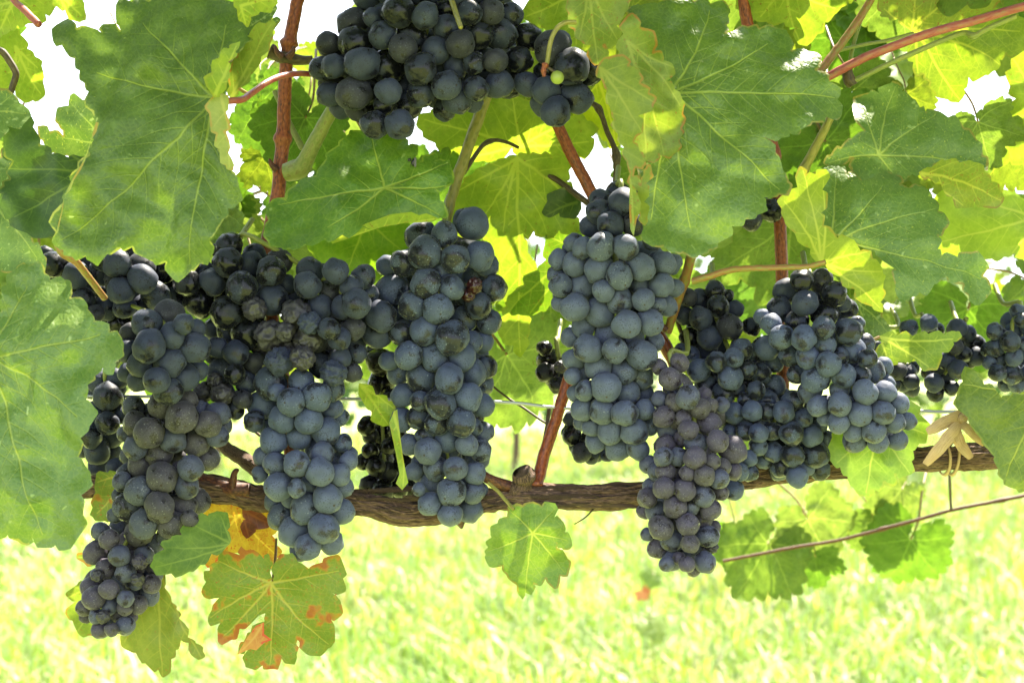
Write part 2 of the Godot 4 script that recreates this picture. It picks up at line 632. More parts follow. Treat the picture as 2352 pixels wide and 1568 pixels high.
func berry_skin(k: int, wear: float) -> Array:
	var w := 256
	var h := 128
	var rgb := PackedByteArray()
	rgb.resize(w * h * 3)
	var ro := PackedByteArray()
	ro.resize(w * h)
	var big := FastNoiseLite.new()
	big.seed = 300 + k
	big.frequency = 0.75
	big.fractal_octaves = 3
	big.fractal_gain = 0.35
	big.domain_warp_enabled = true
	big.domain_warp_amplitude = 0.35
	big.domain_warp_frequency = 1.2
	var soft := FastNoiseLite.new()
	soft.seed = 500 + k
	soft.frequency = 0.9
	soft.fractal_octaves = 2
	var grit := FastNoiseLite.new()
	grit.seed = 700 + k
	grit.frequency = 7.0
	grit.fractal_octaves = 2
	var bloom := [col(77, 81, 103), col(73, 77, 99), col(75, 79, 99), col(69, 73, 91), col(63, 66, 83), col(54, 57, 70), col(72, 68, 77), col(72, 67, 83)]
	var c_b: Color = bloom[k].srgb_to_linear()
	var c_s: Color = [col(34, 30, 38), col(34, 30, 38), col(30, 27, 32), col(28, 24, 28), col(24, 21, 24), col(18, 16, 18), col(38, 34, 37), col(40, 32, 40)][k].srgb_to_linear()
	for y in h:
		var th := PI * (y + 0.5) / h
		for x in w:
			var ph := TAU * (x + 0.5) / w
			var d := Vector3(sin(th) * cos(ph), cos(th), sin(th) * sin(ph))
			var n := big.get_noise_3dv(d)
			var s := soft.get_noise_3dv(d)
			var gr := grit.get_noise_3dv(d)
			var rub := clampf((n + wear + 0.25 * clampf(d.y - 0.45, 0.0, 1.0) + gr * 0.12) / 0.26 + 0.5, 0.0, 1.0)
			var pore := clampf((gr + s * 0.35 - 0.30) * 7.0, 0.0, 1.0) * 0.6
			var c := c_b * (1.0 + 0.3 * s + 0.12 * gr)
			c = c.lerp(c_s, clampf(rub * 0.86 + pore, 0.0, 1.0))
			var white := clampf((-gr - 0.56) * 14.0, 0.0, 1.0) * (0.55 if k in [2, 3, 6, 7] else 0.0)
			c = c.lerp(Color(0.42, 0.42, 0.4), white)
			var dot := clampf((0.085 - acos(clampf(d.y, -1, 1))) * 40.0, 0.0, 1.0)
			c = c.lerp(Color(0.035, 0.022, 0.018), dot)
			var i := y * w + x
			var q := c.linear_to_srgb()
			rgb[i * 3] = int(clampf(q.r, 0, 1) * 255)
			rgb[i * 3 + 1] = int(clampf(q.g, 0, 1) * 255)
			rgb[i * 3 + 2] = int(clampf(q.b, 0, 1) * 255)
			ro[i] = int(lerpf(0.62 + 0.1 * gr, 0.24, rub) * 255)
	return [ImageTexture.create_from_image(Image.create_from_data(w, h, false, Image.FORMAT_RGB8, rgb)), ImageTexture.create_from_image(Image.create_from_data(w, h, false, Image.FORMAT_L8, ro))]


# A bunch. groups: [tile, depth, tone, [x, y, radius, ...] grapes, optional shrivelled grapes], the nearest grapes first.
# The measured grapes are the near half; each is set as deep as the bunch is round there, and behind those before it.
func bunch(label: String, groups: Array, flat := 0.85, group := "bunches of dark grapes") -> Node3D:
	rng.seed = hash(label) + 3
	var all := []   # position, radius, tone, kind, axis point
	var top := Vector3(0, -9, 0)
	for g in groups:
		var p := pts(g[0], [])
		var list := []
		for kind in [1, 0]:
			if g.size() < 4 + kind:
				continue
			var a: Array = g[3 + kind]
			var o := Vector2(ORIGIN_X[g[0] / 10], ORIGIN_Y[g[0] % 10])
			for i in range(0, a.size(), 3):
				list.append([o + Vector2(a[i], a[i + 1]) * SHEET, a[i + 2] * SHEET, kind])
		var rows := []
		for b in list:
			var lo := 1e9
			var hi := -1e9
			for c in list:
				if absf(c[0].y - b[0].y) < 42.0:
					lo = minf(lo, c[0].x - c[1])
					hi = maxf(hi, c[0].x + c[1])
			rows.append([(lo + hi) / 2.0, (hi - lo) / 2.0])
		var near := []
		for i in list.size():
			var b: Array = list[i]
			var half: float = clampf(rows[i][1] - b[1], 4.0, 105.0)
			var t: float = clampf((b[0].x - rows[i][0]) / maxf(rows[i][1] - b[1], 4.0), -1.0, 1.0)
			var z: float = g[1] + half * flat * sqrt(1.0 - t * t) * UNIT
			var r: float = b[1] * UNIT * size_at(g[1])
			for tries in 30:
				var moved := false
				for c in all:
					var d: Vector3 = at(b[0], z) - c[0]
					var gap: float = (r + c[1]) * 0.93
					var d2 := Vector2(d.x, d.y).length()
					if d.length() < gap * 0.999 and d2 < gap:
						z = c[0].z - sqrt(gap * gap - d2 * d2)
						moved = true
				if not moved or z < g[1] - 0.05:
					break
			near.append([at(b[0], z), r, g[2], b[2], at(Vector2(rows[i][0], b[0].y - 20.0), g[1]), true])
			all.append(near[near.size() - 1])
		for b in near:   # the far half
			var z: float = 2.0 * g[1] - b[0].z + rng.randf_range(-0.004, 0.002)
			var back := size_at(z) / size_at(b[0].z)
			var q: Vector3 = Vector3(b[0].x * back, HIGH + (b[0].y - HIGH) * back, z) + (b[4] - b[0]) * Vector3(0.12, 0.04, 0.0)
			if b[0].z - z > b[1] * 0.3 and all.size() < 240 and is_free(q, b[1], all, 0.8):
				all.append([q, b[1] * 0.95, g[2], 0, b[4], false])
		fill_gaps(near, g, all)
	for b in all:
		if b[0].y > top.y:
			top = b[0]
	top = Vector3(all[0][4].x, top.y, all[0][4].z) if absf(all[0][4].x - top.x) < 0.03 else top
	var o := thing("grape_bunch", label, "grape bunch", top, group)
	for b in all:
		var dir: Vector3 = (b[0] - b[4]).normalized() + Vector3(0, -0.25, 0.0) + Vector3(rng.randf_range(-0.5, 0.5), rng.randf_range(-0.5, 0.5), rng.randf_range(-0.5, 0.5))
		dir = dir.normalized()
		var side := dir.cross(Vector3(0.3, 0.5, 0.8)).normalized()
		var basis := Basis(side, dir, side.cross(dir)).rotated(dir, rng.randf() * TAU)
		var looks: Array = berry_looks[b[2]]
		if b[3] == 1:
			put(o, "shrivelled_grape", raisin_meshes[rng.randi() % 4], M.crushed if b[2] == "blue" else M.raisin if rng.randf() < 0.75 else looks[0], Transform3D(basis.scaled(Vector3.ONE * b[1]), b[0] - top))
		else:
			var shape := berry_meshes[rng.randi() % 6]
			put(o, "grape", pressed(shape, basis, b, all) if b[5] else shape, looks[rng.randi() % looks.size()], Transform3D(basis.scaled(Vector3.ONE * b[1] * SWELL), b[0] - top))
	# the stalk inside, with a short stem to every fourth grape
	var line := PackedVector3Array()
	var sorted := all.duplicate()
	sorted.sort_custom(func(a, b): return a[0].y > b[0].y)
	line.append(Vector3(0.002, 0.014, -0.035))
	line.append(Vector3(0, 0.004, -0.014))
	var picks := mini(7, sorted.size())
	for i in picks:
		line.append(sorted[int(float(i) / picks * sorted.size())][4] - top)
	put(o, "stalk", tube(curve_points(line, 4), 8, func(t: float, _a: float) -> float: return lerpf(0.0013, 0.0008, t)), M.green_stem)
	return o


func is_free(q: Vector3, r: float, all: Array, share: float) -> bool:
	for c in all:
		if q.distance_to(c[0]) < (r + c[1]) * share:
			return false
	return true


# Grapes deeper inside, wherever the near ones leave a chink that has grapes all round it.
func fill_gaps(near: Array, g: Array, all: Array) -> void:
	var flat := []
	var box := Rect2(near[0][0].x, near[0][0].y - HIGH, 0, 0)
	for b in near:
		var s := size_at(b[0].z)
		var p := Vector2(b[0].x, b[0].y - HIGH) / s
		flat.append([p, b[1] / s, b])
		box = box.expand(p)
	var y := box.position.y
	while y < box.end.y:
		var x := box.position.x
		while x < box.end.x:
			var p := Vector2(x, y)
			x += 0.0022
			var covered := false
			var angles := []
			var deep := 1e9
			for f in flat:
				var d: float = f[0].distance_to(p)
				if d < f[1] * 0.98:
					covered = true
					break
				if d < f[1] + 0.010:
					angles.append((f[0] - p).angle())
					deep = minf(deep, f[2][0].z)
			if covered or angles.size() < 3 or all.size() > 292:
				continue
			angles.sort()
			var widest: float = angles[0] + TAU - angles[angles.size() - 1]
			for i in angles.size() - 1:
				widest = maxf(widest, angles[i + 1] - angles[i])
			if widest > 2.5:
				continue
			var z := deep - 0.0045
			var q := Vector3(p.x * size_at(z), HIGH + p.y * size_at(z), z)
			all.append([q, rng.randf_range(0.0052, 0.0064), g[2], 0, near[0][4], false])
			flat.append([p, 0.0058, all[all.size() - 1]])
		y += 0.0022


# A grape flattened where its neighbours press on it.
func pressed(shape: ArrayMesh, basis: Basis, b: Array, all: Array) -> ArrayMesh:
	var r: float = b[1] * SWELL
	var near := []
	for c in all:
		var d: Vector3 = c[0] - b[0]
		var l := d.length()
		var r2: float = c[1] * SWELL
		if l > 1e-5 and l < r + r2:
			near.append([basis.inverse() * d / l, maxf(l / (r + r2), 0.74)])
	if near.is_empty():
		return shape
	var arrays := shape.surface_get_arrays(0)
	var v: PackedVector3Array = arrays[Mesh.ARRAY_VERTEX]
	var n: PackedVector3Array = arrays[Mesh.ARRAY_NORMAL]
	for k in near:
		var d: Vector3 = k[0]
		var h: float = k[1]
		for i in v.size():
			var out := v[i].dot(d) - h
			if out > -0.08:
				var w := clampf((out + 0.08) / 0.16, 0.0, 1.0)
				n[i] = n[i].lerp(d, w * 0.8).normalized()
				if out > 0.0:
					v[i] -= d * out * 0.95
	arrays[Mesh.ARRAY_VERTEX] = v
	arrays[Mesh.ARRAY_NORMAL] = n
	var m := ArrayMesh.new()
	m.add_surface_from_arrays(Mesh.PRIMITIVE_TRIANGLES, arrays)
	return m


# ---------- materials ----------
func streaks(seed_: int, colors: Array, fx: float, fy: float, w := 128, h := 256) -> ImageTexture:
	var n := FastNoiseLite.new()
	n.seed = seed_
	n.frequency = 1.0
	n.fractal_octaves = 4
	var im := Image.create(w, h, false, Image.FORMAT_RGB8)
	for y in h:
		for x in w:
			var a := TAU * x / w
			var b := TAU * y / h
			var t := clampf(n.get_noise_3d(cos(a) * fx, sin(a) * fx, absf(b - PI) * fy) * 0.9 + 0.5, 0.0, 0.999)
			var k := t * (colors.size() - 1)
			im.set_pixel(x, y, colors[int(k)].lerp(colors[mini(int(k) + 1, colors.size() - 1)], k - int(k)))
	return ImageTexture.create_from_image(im)


func simple(c: Color, rough := 0.6, tex: Texture2D = null, through := 0.0) -> StandardMaterial3D:
	var m := StandardMaterial3D.new()
	m.albedo_color = c
	m.roughness = rough
	m.albedo_texture = tex
	m.cull_mode = BaseMaterial3D.CULL_DISABLED
	if through > 0.0:
		m.backlight_enabled = true
		m.backlight = Color(through, through, through * 0.6)
	return m


func make_materials() -> void:
	M.cane = simple(Color.WHITE, 0.5, streaks(1, [col(66, 28, 11), col(110, 48, 17), col(130, 62, 24), col(148, 90, 46)], 3.0, 1.2))
	M.old_cane = simple(Color.WHITE, 0.6, streaks(2, [col(36, 15, 8), col(66, 28, 14), col(86, 46, 22), col(110, 70, 38)], 3.0, 2.0))
	var bark := streaks(3, [col(26, 17, 12), col(58, 40, 30), col(88, 64, 49), col(118, 94, 76), col(72, 54, 42), col(100, 74, 56)], 7.0, 1.6, 256, 256)
	M.bark = simple(Color.WHITE, 0.85, bark)
	M.bark.heightmap_enabled = true
	M.bark.heightmap_texture = bark
	M.bark.heightmap_scale = 0.22
	M.fibre = simple(col(66, 48, 37), 0.85)
	M.green_stem = simple(Color.WHITE, 0.5, streaks(4, [col(90, 102, 42), col(106, 116, 52), col(120, 124, 64), col(98, 94, 46)], 2.0, 1.0, 64, 128), 0.3)
	M.pale_stem = simple(Color.WHITE, 0.5, streaks(5, [col(92, 90, 34), col(120, 116, 50), col(130, 120, 62), col(110, 112, 48)], 1.4, 0.6, 64, 128), 0.3)
	M.petiole = simple(Color.WHITE, 0.5, streaks(6, [col(112, 112, 50), col(120, 106, 52), col(128, 92, 52), col(118, 72, 46)], 1.0, 0.8, 64, 128), 0.25)
	M.red_petiole = simple(Color.WHITE, 0.45, streaks(7, [col(116, 48, 50), col(136, 62, 60), col(140, 78, 66), col(132, 98, 62)], 1.2, 0.8, 64, 128), 0.15)
	M.brown_stem = simple(Color.WHITE, 0.6, streaks(8, [col(42, 32, 16), col(64, 50, 24), col(80, 70, 36)], 2.0, 1.2, 64, 128))
	M.raisin = simple(col(44, 42, 48), 0.55)
	M.wire = simple(col(150, 152, 156), 0.4)
	M.wire.metallic = 0.6
	M.raffia = simple(Color.WHITE, 0.6, streaks(9, [col(112, 86, 58), col(150, 122, 86), col(166, 140, 104), col(176, 154, 118)], 9.0, 0.5, 128, 128), 0.4)
	M.fly = simple(col(20, 20, 24), 0.35)
	M.fly_wing = simple(col(60, 58, 56), 0.4)
	M.crushed = simple(col(42, 13, 14), 0.3)
	M.red_leaf = simple(col(140, 52, 38), 0.6, null, 0.3)
	M.green_berry = simple(col(118, 130, 52), 0.4, null, 0.3)
	M.dry = simple(Color.WHITE, 0.7, streaks(10, [col(70, 30, 20), col(110, 52, 30), col(150, 84, 40)], 3.0, 3.0, 64, 64), 0.3)


func _ready() -> void:
	var cam := Camera3D.new()
	cam.name = "camera"
	cam.position = Vector3(0, HIGH, EYE)
	cam.fov = rad_to_deg(2.0 * atan(784.0 * UNIT / EYE))
	cam.near = 0.02
	cam.far = 400.0
	var lens := CameraAttributesPhysical.new()
	lens.frustum_focal_length = 35.0
	lens.frustum_focus_distance = 0.72
	lens.exposure_aperture = 11.0
	lens.frustum_near = 0.02
	lens.frustum_far = 400.0
	add_child(cam)
	cam.attributes = lens
	cam.fov = rad_to_deg(2.0 * atan(784.0 * UNIT / EYE))

	var around := WorldEnvironment.new()
	around.name = "world"
	var env := Environment.new()
	var sky := ProceduralSkyMaterial.new()
	sky.sky_top_color = col(192, 206, 228)
	sky.sky_horizon_color = col(236, 240, 244)
	sky.sky_curve = 0.25
	sky.ground_horizon_color = col(150, 160, 120)
	sky.ground_bottom_color = col(90, 110, 60)
	sky.sky_energy_multiplier = 1.0
	sky.sun_angle_max = 20.0
	env.background_mode = Environment.BG_SKY
	env.sky = Sky.new()
	env.sky.sky_material = sky
	env.background_energy_multiplier = 0.62
	env.tonemap_mode = Environment.TONE_MAPPER_LINEAR
	env.tonemap_exposure = 6.2
	env.sdfgi_enabled = true
	env.ssao_enabled = true
	env.ssil_enabled = true
	around.environment = env
	add_child(around)

	var sun := DirectionalLight3D.new()
	sun.name = "sun"
	sun.light_color = Color(1.0, 0.96, 0.88)
	sun.light_energy = 1.55
	sun.light_angular_distance = 0.5
	sun.shadow_enabled = true
	sun.look_at_from_position(Vector3(0.26, 0.86, -0.44), Vector3.ZERO, Vector3(0, 0, 1))
	add_child(sun)

	rng.seed = 5
	rough_noise.frequency = 0.02
	make_materials()
	make_grapes()
	make_wide_leaves()
	meadow()
	far_vines()
	grapevine()
	back_leaves()
	measured_leaves()
	bunches()
	small_things()


# ---------- the setting ----------
func meadow() -> void:
	var n := FastNoiseLite.new()
	n.seed = 3
	n.frequency = 0.02
	n.fractal_octaves = 5
	var im := Image.create(256, 256, false, Image.FORMAT_RGB8)
	for y in 256:
		for x in 256:
			var t := clampf(n.get_noise_3d(cos(TAU * x / 256.0) * 40.0, sin(TAU * x / 256.0) * 40.0 + cos(TAU * y / 256.0) * 40.0, sin(TAU * y / 256.0) * 40.0) + 0.5, 0, 1)
			im.set_pixel(x, y, col(122, 142, 66).lerp(col(158, 164, 98), t))
	var gm := simple(Color.WHITE, 0.9, ImageTexture.create_from_image(im))
	gm.uv1_triplanar = true
	gm.uv1_world_triplanar = true
	gm.uv1_scale = Vector3.ONE * 0.7
	var pm := PlaneMesh.new()
	pm.size = Vector2(500, 500)
	var g := MeshInstance3D.new()
	g.name = "ground"
	g.mesh = pm
	g.material_override = gm
	g.set_meta("kind", "structure")
	g.set_meta("label", "mown meadow ground between the vine rows")
	g.set_meta("category", "ground")
	add_child(g)
	# tufts: nine bent blades each
	var meshes := []
	for k in 3:
		var st := SurfaceTool.new()
		st.begin(Mesh.PRIMITIVE_TRIANGLES)
		for b in 10:
			var a := rng.randf() * TAU
			var h := rng.randf_range(0.06, 0.19)
			var out := Vector3(cos(a), 0, sin(a))
			var side := Vector3(-sin(a), 0, cos(a)) * rng.randf_range(0.0018, 0.0042)
			var foot := Vector3(rng.randf_range(-0.04, 0.04), 0, rng.randf_range(-0.04, 0.04))
			var bend := rng.randf_range(0.2, 1.0)
			var c := [foot, foot + Vector3(0, h * 0.6, 0) + out * h * 0.2 * bend, foot + Vector3(0, h * (1.0 - 0.35 * bend), 0) + out * h * 0.75 * bend]
			for q in [[c[0] - side, c[0] + side, c[1] - side], [c[0] + side, c[1] + side, c[1] - side], [c[1] - side, c[1] + side, c[2]]]:
				for v in q:
					st.add_vertex(v)
		st.generate_normals()
		meshes.append(st.commit())
	var tints := [simple(col(130, 158, 84), 0.4, null, 0.0), simple(col(152, 172, 106), 0.4), simple(col(208, 202, 160), 0.5)]
	for m in tints:
		m.vertex_color_use_as_albedo = true
		m.backlight_enabled = true
		m.backlight = Color(0.8, 0.8, 0.4)
	var root := thing("grass", "bright sunlit meadow grass behind and below the vine", "grass", Vector3(0, 0.002, -5))
	root.set_meta("kind", "stuff")
	for k in 3:
		var mm := MultiMesh.new()
		mm.transform_format = MultiMesh.TRANSFORM_3D
		mm.use_colors = true
		mm.mesh = meshes[k]
		var count: int = [20000, 19000, 6500][k]
		mm.instance_count = count
		for i in count:
			var u := rng.randf()
			var z := -2.6 - 12.0 * pow(u, 1.6)
			var wide := 0.42 * (0.75 - z) + 0.5
			var x := rng.randf_range(-wide, wide)
			var s := rng.randf_range(0.6, 1.3)
			mm.set_instance_transform(i, Transform3D(Basis(Vector3.UP, rng.randf() * TAU).scaled(Vector3(s, s * rng.randf_range(0.7, 1.2), s)), Vector3(x, 0, z + 5)))
			var v := rng.randf_range(0.62, 1.35) * (1.02 + 0.35 * n.get_noise_2d(x * 60.0, z * 25.0))
			mm.set_instance_color(i, Color(v, v, v * 0.9))
		var o := MultiMeshInstance3D.new()
		o.name = "grass_tufts" if k == 0 else "grass_tufts_%03d" % k
		o.multimesh = mm
		o.material_override = tints[k]
		o.set_meta("kind", "stuff")
		root.add_child(o, true)
	var flower := ball(5, 7, func(_d: Vector3) -> float: return 1.0)
	var mm2 := MultiMesh.new()
	mm2.transform_format = MultiMesh.TRANSFORM_3D
	mm2.mesh = flower
	mm2.instance_count = 150
	for i in 150:
		var z := -2.8 - 9.0 * pow(rng.randf(), 1.3)
		var wide := 0.36 * (0.75 - z) + 0.3
		mm2.set_instance_transform(i, Transform3D(Basis().scaled(Vector3(0.010, 0.008, 0.010) * rng.randf_range(0.6, 1.2)), Vector3(rng.randf_range(-wide, wide), rng.randf_range(0.05, 0.10), z)))
	var fo := MultiMeshInstance3D.new()
	fo.name = "clover_flowers"
	fo.multimesh = mm2
	fo.material_override = simple(Color(0.9, 0.88, 0.84), 0.8)
	fo.set_meta("kind", "stuff")
	fo.set_meta("label", "small white clover flowers scattered in the meadow grass")
	fo.set_meta("category", "flowers")
	add_child(fo)


func foliage_cloud(owner_: Node3D, called: String, count: int, lo: Vector3, hi: Vector3, half: Vector2, tint: int, kinds := 3) -> void:
	for k in kinds:
		var mm := MultiMesh.new()
		mm.transform_format = MultiMesh.TRANSFORM_3D
		mm.mesh = wide_leaf[k][0]
		mm.instance_count = count / kinds
		for i in count / kinds:
			var p := Vector3(rng.randf_range(lo.x, hi.x), rng.randf_range(lo.y, hi.y), rng.randf_range(lo.z, hi.z))
			var b := Basis.from_euler(Vector3(rng.randf_range(-1.3, 0.4), rng.randf_range(-0.9, 0.9), 0)) * Basis(Vector3(0, 0, 1), rng.randf_range(-0.9, 0.9))
			mm.set_instance_transform(i, Transform3D(b.scaled(Vector3.ONE * rng.randf_range(half.x, half.y)), p - owner_.position))
		var o := MultiMeshInstance3D.new()
		o.name = numbered(owner_, called)
		o.multimesh = mm
		o.material_override = wide_leaf[k][1][(tint + k) % 5]
		o.set_meta("kind", "stuff")
		owner_.add_child(o, true)


func far_vines() -> void:
	for i in 5:
		var x := -4.0 + i * 2.0
		var names := ["leftmost", "second from the left", "middle", "second from the right", "rightmost"]
		var v := thing("grapevine", "blurred leafy grapevine in the far row across the meadow, %s of five" % names[i], "grapevine", Vector3(x, 0, -10.2), "vines of the far row")
		put(v, "trunk", tube(curve_points(PackedVector3Array([Vector3(0, 0, 0), Vector3(0.03, 0.3, 0.02), Vector3(-0.02, 0.8, 0), Vector3(0, 1.3, 0)]), 4), 8, func(t: float, _a: float) -> float: return lerpf(0.03, 0.015, t)), M.bark)
		foliage_cloud(v, "foliage", 420, Vector3(x - 1.05, 0.42, -10.5), Vector3(x + 1.05, 1.75, -9.9), Vector2(0.05, 0.08), i)


func grapevine() -> void:
	vine = thing("grapevine", "fruiting grapevine with a brown woody arm, red-brown canes and broad green leaves, filling the foreground", "grapevine", at(Vector2(1210, 1150), -0.01))
	var o := vine.position
	# the arm along the wire, its bark split into long fibres
	var p := PackedVector3Array()
	for q in [[-500, 1180], [-150, 1150], [200, 1118], [470, 1122], [620, 1148], [820, 1156], [945, 1180], [1070, 1160], [1200, 1138], [1400, 1142], [1600, 1118], [1780, 1084], [1960, 1068], [2130, 1056], [2290, 1046], [2600, 1040], [2900, 1050]]:
		p.append(at(Vector2(q[0], q[1]), -0.012) - o)
	var bn := FastNoiseLite.new()
	bn.seed = 12
	bn.frequency = 1.0
	bn.fractal_octaves = 4
	var knots := [[0.428, 0.5, 0.006], [0.50, 0.35, 0.008], [0.30, 0.2, 0.012], [0.62, 0.12, 0.02]]
	put(vine, "cordon", tube(curve_points(p, 24), 56, func(t: float, a: float) -> float:
		var r := 0.0054 * (1.0 + 0.08 * sin(t * 37.0) + 0.12 * bn.get_noise_2d(t * 30.0, 3.0))
		for k in knots:
			r *= 1.0 + k[1] * exp(-pow((t - k[0]) / k[2], 2.0)) * (1.0 + 0.6 * cos(a - 1.2))
		return r * (1.0 + 0.34 * bn.get_noise_3d(cos(a) * 3.0, sin(a) * 3.0, t * 14.0) + 0.2 * bn.get_noise_3d(cos(a) * 7.0, sin(a) * 7.0, t * 34.0 + 9.0)), 12.0), M.bark)
	for i in 34:   # loose strips of bark, flat and lifting at one end
		var t := rng.randf_range(0.24, 0.86)
		var base := curve_points(p, 24)[int(t * 24 * 16)]
		var a := rng.randf_range(-0.9, 1.4)
		var off := Vector3(0, sin(a), cos(a)) * 0.0058
		var len := rng.randf_range(0.012, 0.045) * (1.0 if rng.randf() < 0.5 else -1.0)
		var s := PackedVector3Array()
		var lift := rng.randf_range(0.0, 0.16)
		for k in 5:
			s.append(base + off * (1.0 + lift * k * k * 0.12) + Vector3(len * k / 4.0, rng.randf_range(-0.0005, 0.0005), 0.0))
		put(vine, "bark_strip", ribbon(curve_points(s, 3), rng.randf_range(0.0005, 0.0014)), M.bark if i % 3 else M.fibre)
	# stubs where wood was cut
	put(vine, "spur", stem_mesh(11, [1235, 1800, 1255, 1745, 1262, 1700, 1250, 1668], [-0.010, -0.004], 82, 62, o, [[0.75, 0.25, 0.12], [0.35, -0.12, 0.12]], 14), M.bark)
	put(vine, "spur", stem_mesh(11, [985, 1700, 1070, 1745, 1180, 1780], [-0.004, -0.01], 34, 44, o), M.old_cane)
	put(vine, "spur", stem_mesh(1, [1480, 1450, 1560, 1530, 1660, 1590, 1790, 1680], [-0.03, -0.015], 40, 62, o, [], 16), M.bark)
	put(vine, "spur", stem_mesh(1, [1300, 1700, 1420, 1740, 1560, 1790, 1700, 1800], [-0.012, -0.008], 48, 52, o, [[0.75, 0.25, 0.08]], 16), M.old_cane)
	put(vine, "spur", stem_mesh(1, [1580, 1780, 1590, 1700, 1610, 1660], [-0.006, -0.004], 30, 16, o), M.old_cane)
	# canes of this year
	put(vine, "cane", stem_mesh(0, [2110, -260, 2030, -20, 1990, 180, 1955, 380, 1940, 600, 1928, 900, 1905, 1150, 1890, 1310, 1835, 1568, 1805, 1800, 1860, 2250, 1960, 2800, 2000, 3360], [-0.015, -0.01], 44, 52, o, [[0.215, 0.5, 0.010], [0.43, 0.45, 0.010]], 16, 10), M.cane, Transform3D(), "tall red-brown cane left of the top bunch")
	put(vine, "cane", stem_mesh(10, [1380, 520, 1480, 820, 1590, 1060, 1740, 1350, 1880, 1700, 2060, 2080, 2230, 2360, 2300, 2500], [-0.03, -0.025], 40, 48, o, [[0.06, 0.4, 0.02], [0.75, 0.3, 0.02]], 16, 10), M.cane, Transform3D(), "slanting red-brown cane above the middle bunch")
	put(vine, "cane", stem_mesh(11, [1335, 1775, 1368, 1690, 1395, 1568, 1470, 1340, 1560, 1060, 1640, 800, 1700, 400], [-0.01, -0.03], 46, 38, o, [[0.02, 0.4, 0.03]], 16, 10), M.cane, Transform3D(), "red-brown cane rising from the spur on the woody arm")
	put(vine, "cane", stem_mesh(20, [410, -200, 450, 60, 520, 400, 620, 900, 672, 1290, 690, 1568, 705, 1900, 720, 2200, 700, 2900], [-0.03, -0.03], 42, 46, o, [[0.42, 0.35, 0.015]], 16, 10), M.cane, Transform3D(), "upright red-brown cane above the right bunches")
	for q in [[0, 1905, 372, -1.0], [0, 1975, 376, 1.0], [0, 1868, 1140, -1.0], [20, 650, 1175, 1.0], [11, 2212, 690, -1.0]]:
		var c := at(pts(q[0], [q[1], q[2]])[0], -0.008) - o
		put(vine, "bud", tube(curve_points(PackedVector3Array([c - Vector3(q[3] * 0.001, 0.001, 0), c + Vector3(q[3] * 0.0012, 0.0012, 0.0012), c + Vector3(q[3] * 0.0022, 0.004, 0.0016)]), 4), 8, func(t: float, _a: float) -> float: return 0.0019 * sqrt(maxf(1.0 - t, 0.02))), M.old_cane)
	put(vine, "node", stem_mesh(0, [1840, 350, 1890, 385, 1950, 395, 2060, 410, 2130, 405], [-0.012, -0.012], 34, 30, o, [[0.5, 0.4, 0.2], [0.02, 0.7, 0.1]], 12), M.brown_stem)
	# green laterals and leaf stalks
	put(vine, "shoot", stem_mesh(10, [1015, 600, 960, 780, 860, 1060, 780, 1300, 735, 1500], [-0.03, -0.02], 46, 34, o, [[0.6, 0.15, 0.05]]), M.pale_stem, Transform3D(), "flat green shoot below the top bunch")
	put(vine, "shoot", stem_mesh(0, [2290, 690, 2200, 860, 2110, 1030, 2045, 1140, 1950, 1175], [0.012, 0.0], 42, 62, o, [[0.8, 0.25, 0.15]]), M.green_stem)
	put(vine, "shoot", stem_mesh(0, [2060, 1010, 1960, 820, 1870, 620], [-0.03, -0.04], 24, 20, o), M.green_stem)
	put(vine, "petiole", stem_mesh(0, [1530, 685, 1640, 678, 1710, 635, 1800, 570, 1910, 520, 2040, 500, 2180, 505], [0.095, 0.03], 21, 19, o), M.red_petiole)
	put(vine, "petiole", stem_mesh(0, [1600, 590, 1680, 635], [0.05, 0.04], 12, 12, o), M.petiole)
	put(vine, "petiole", stem_mesh(0, [-60, 330, 10, 350, 65, 420, 105, 500, 85, 580, 60, 660], [0.05, 0.05], 24, 20, o), M.brown_stem)
	put(vine, "petiole", stem_mesh(0, [40, -60, 110, 20, 180, 85, 260, 165], [0.08, 0.10], 20, 22, o), M.red_petiole)
	put(vine, "petiole", stem_mesh(10, [1220, 1095, 1300, 1120, 1460, 1210, 1600, 1310, 1720, 1400], [-0.045, -0.035], 17, 24, o), M.brown_stem)
	put(vine, "petiole", stem_mesh(10, [1225, 1005, 1150, 970, 1060, 955, 985, 985, 920, 1070, 850, 1180], [-0.05, -0.04], 12, 18, o, [[0.5, 0.4, 0.08]]), M.brown_stem)
	put(vine, "petiole", stem_mesh(10, [1700, 690, 1770, 740, 1830, 900, 1890, 1060, 1880, 1280], [-0.03, -0.02], 18, 20, o, [[0.25, 0.6, 0.06], [0.75, 0.7, 0.06]]), M.brown_stem)
	put(vine, "petiole", stem_mesh(1, [385, 110, 420, 180, 520, 250, 600, 350, 710, 490], [0.07, 0.07, 0.065, 0.055, 0.04], 26, 22, o), M.petiole, Transform3D(), "orange-green leaf stalk crossing the left bunches")
	put(vine, "petiole", stem_mesh(20, [880, 590, 1040, 510, 1160, 445, 1300, 375, 1500, 300, 1700, 228, 1950, 160, 2100, 118, 2260, 70, 2420, 20, 2900, -160], [0.02, 0.05], 30, 28, o), M.red_petiole, Transform3D(), "long pink leaf stalk in the upper right")
	put(vine, "petiole", stem_mesh(20, [1170, 560, 1300, 500, 1450, 425, 1700, 315, 1930, 225, 2010, 245, 2110, 190, 2300, 110], [0.02, 0.04], 18, 17, o, [[0.7, 0.4, 0.04]]), M.green_stem)
	put(vine, "petiole", stem_mesh(20, [900, 560, 990, 450, 1050, 370, 1130, 270, 1230, 130, 1320, -20, 1400, -180], [0.02, 0.01], 30, 26, o, [[0.03, 0.3, 0.05]]), M.petiole)
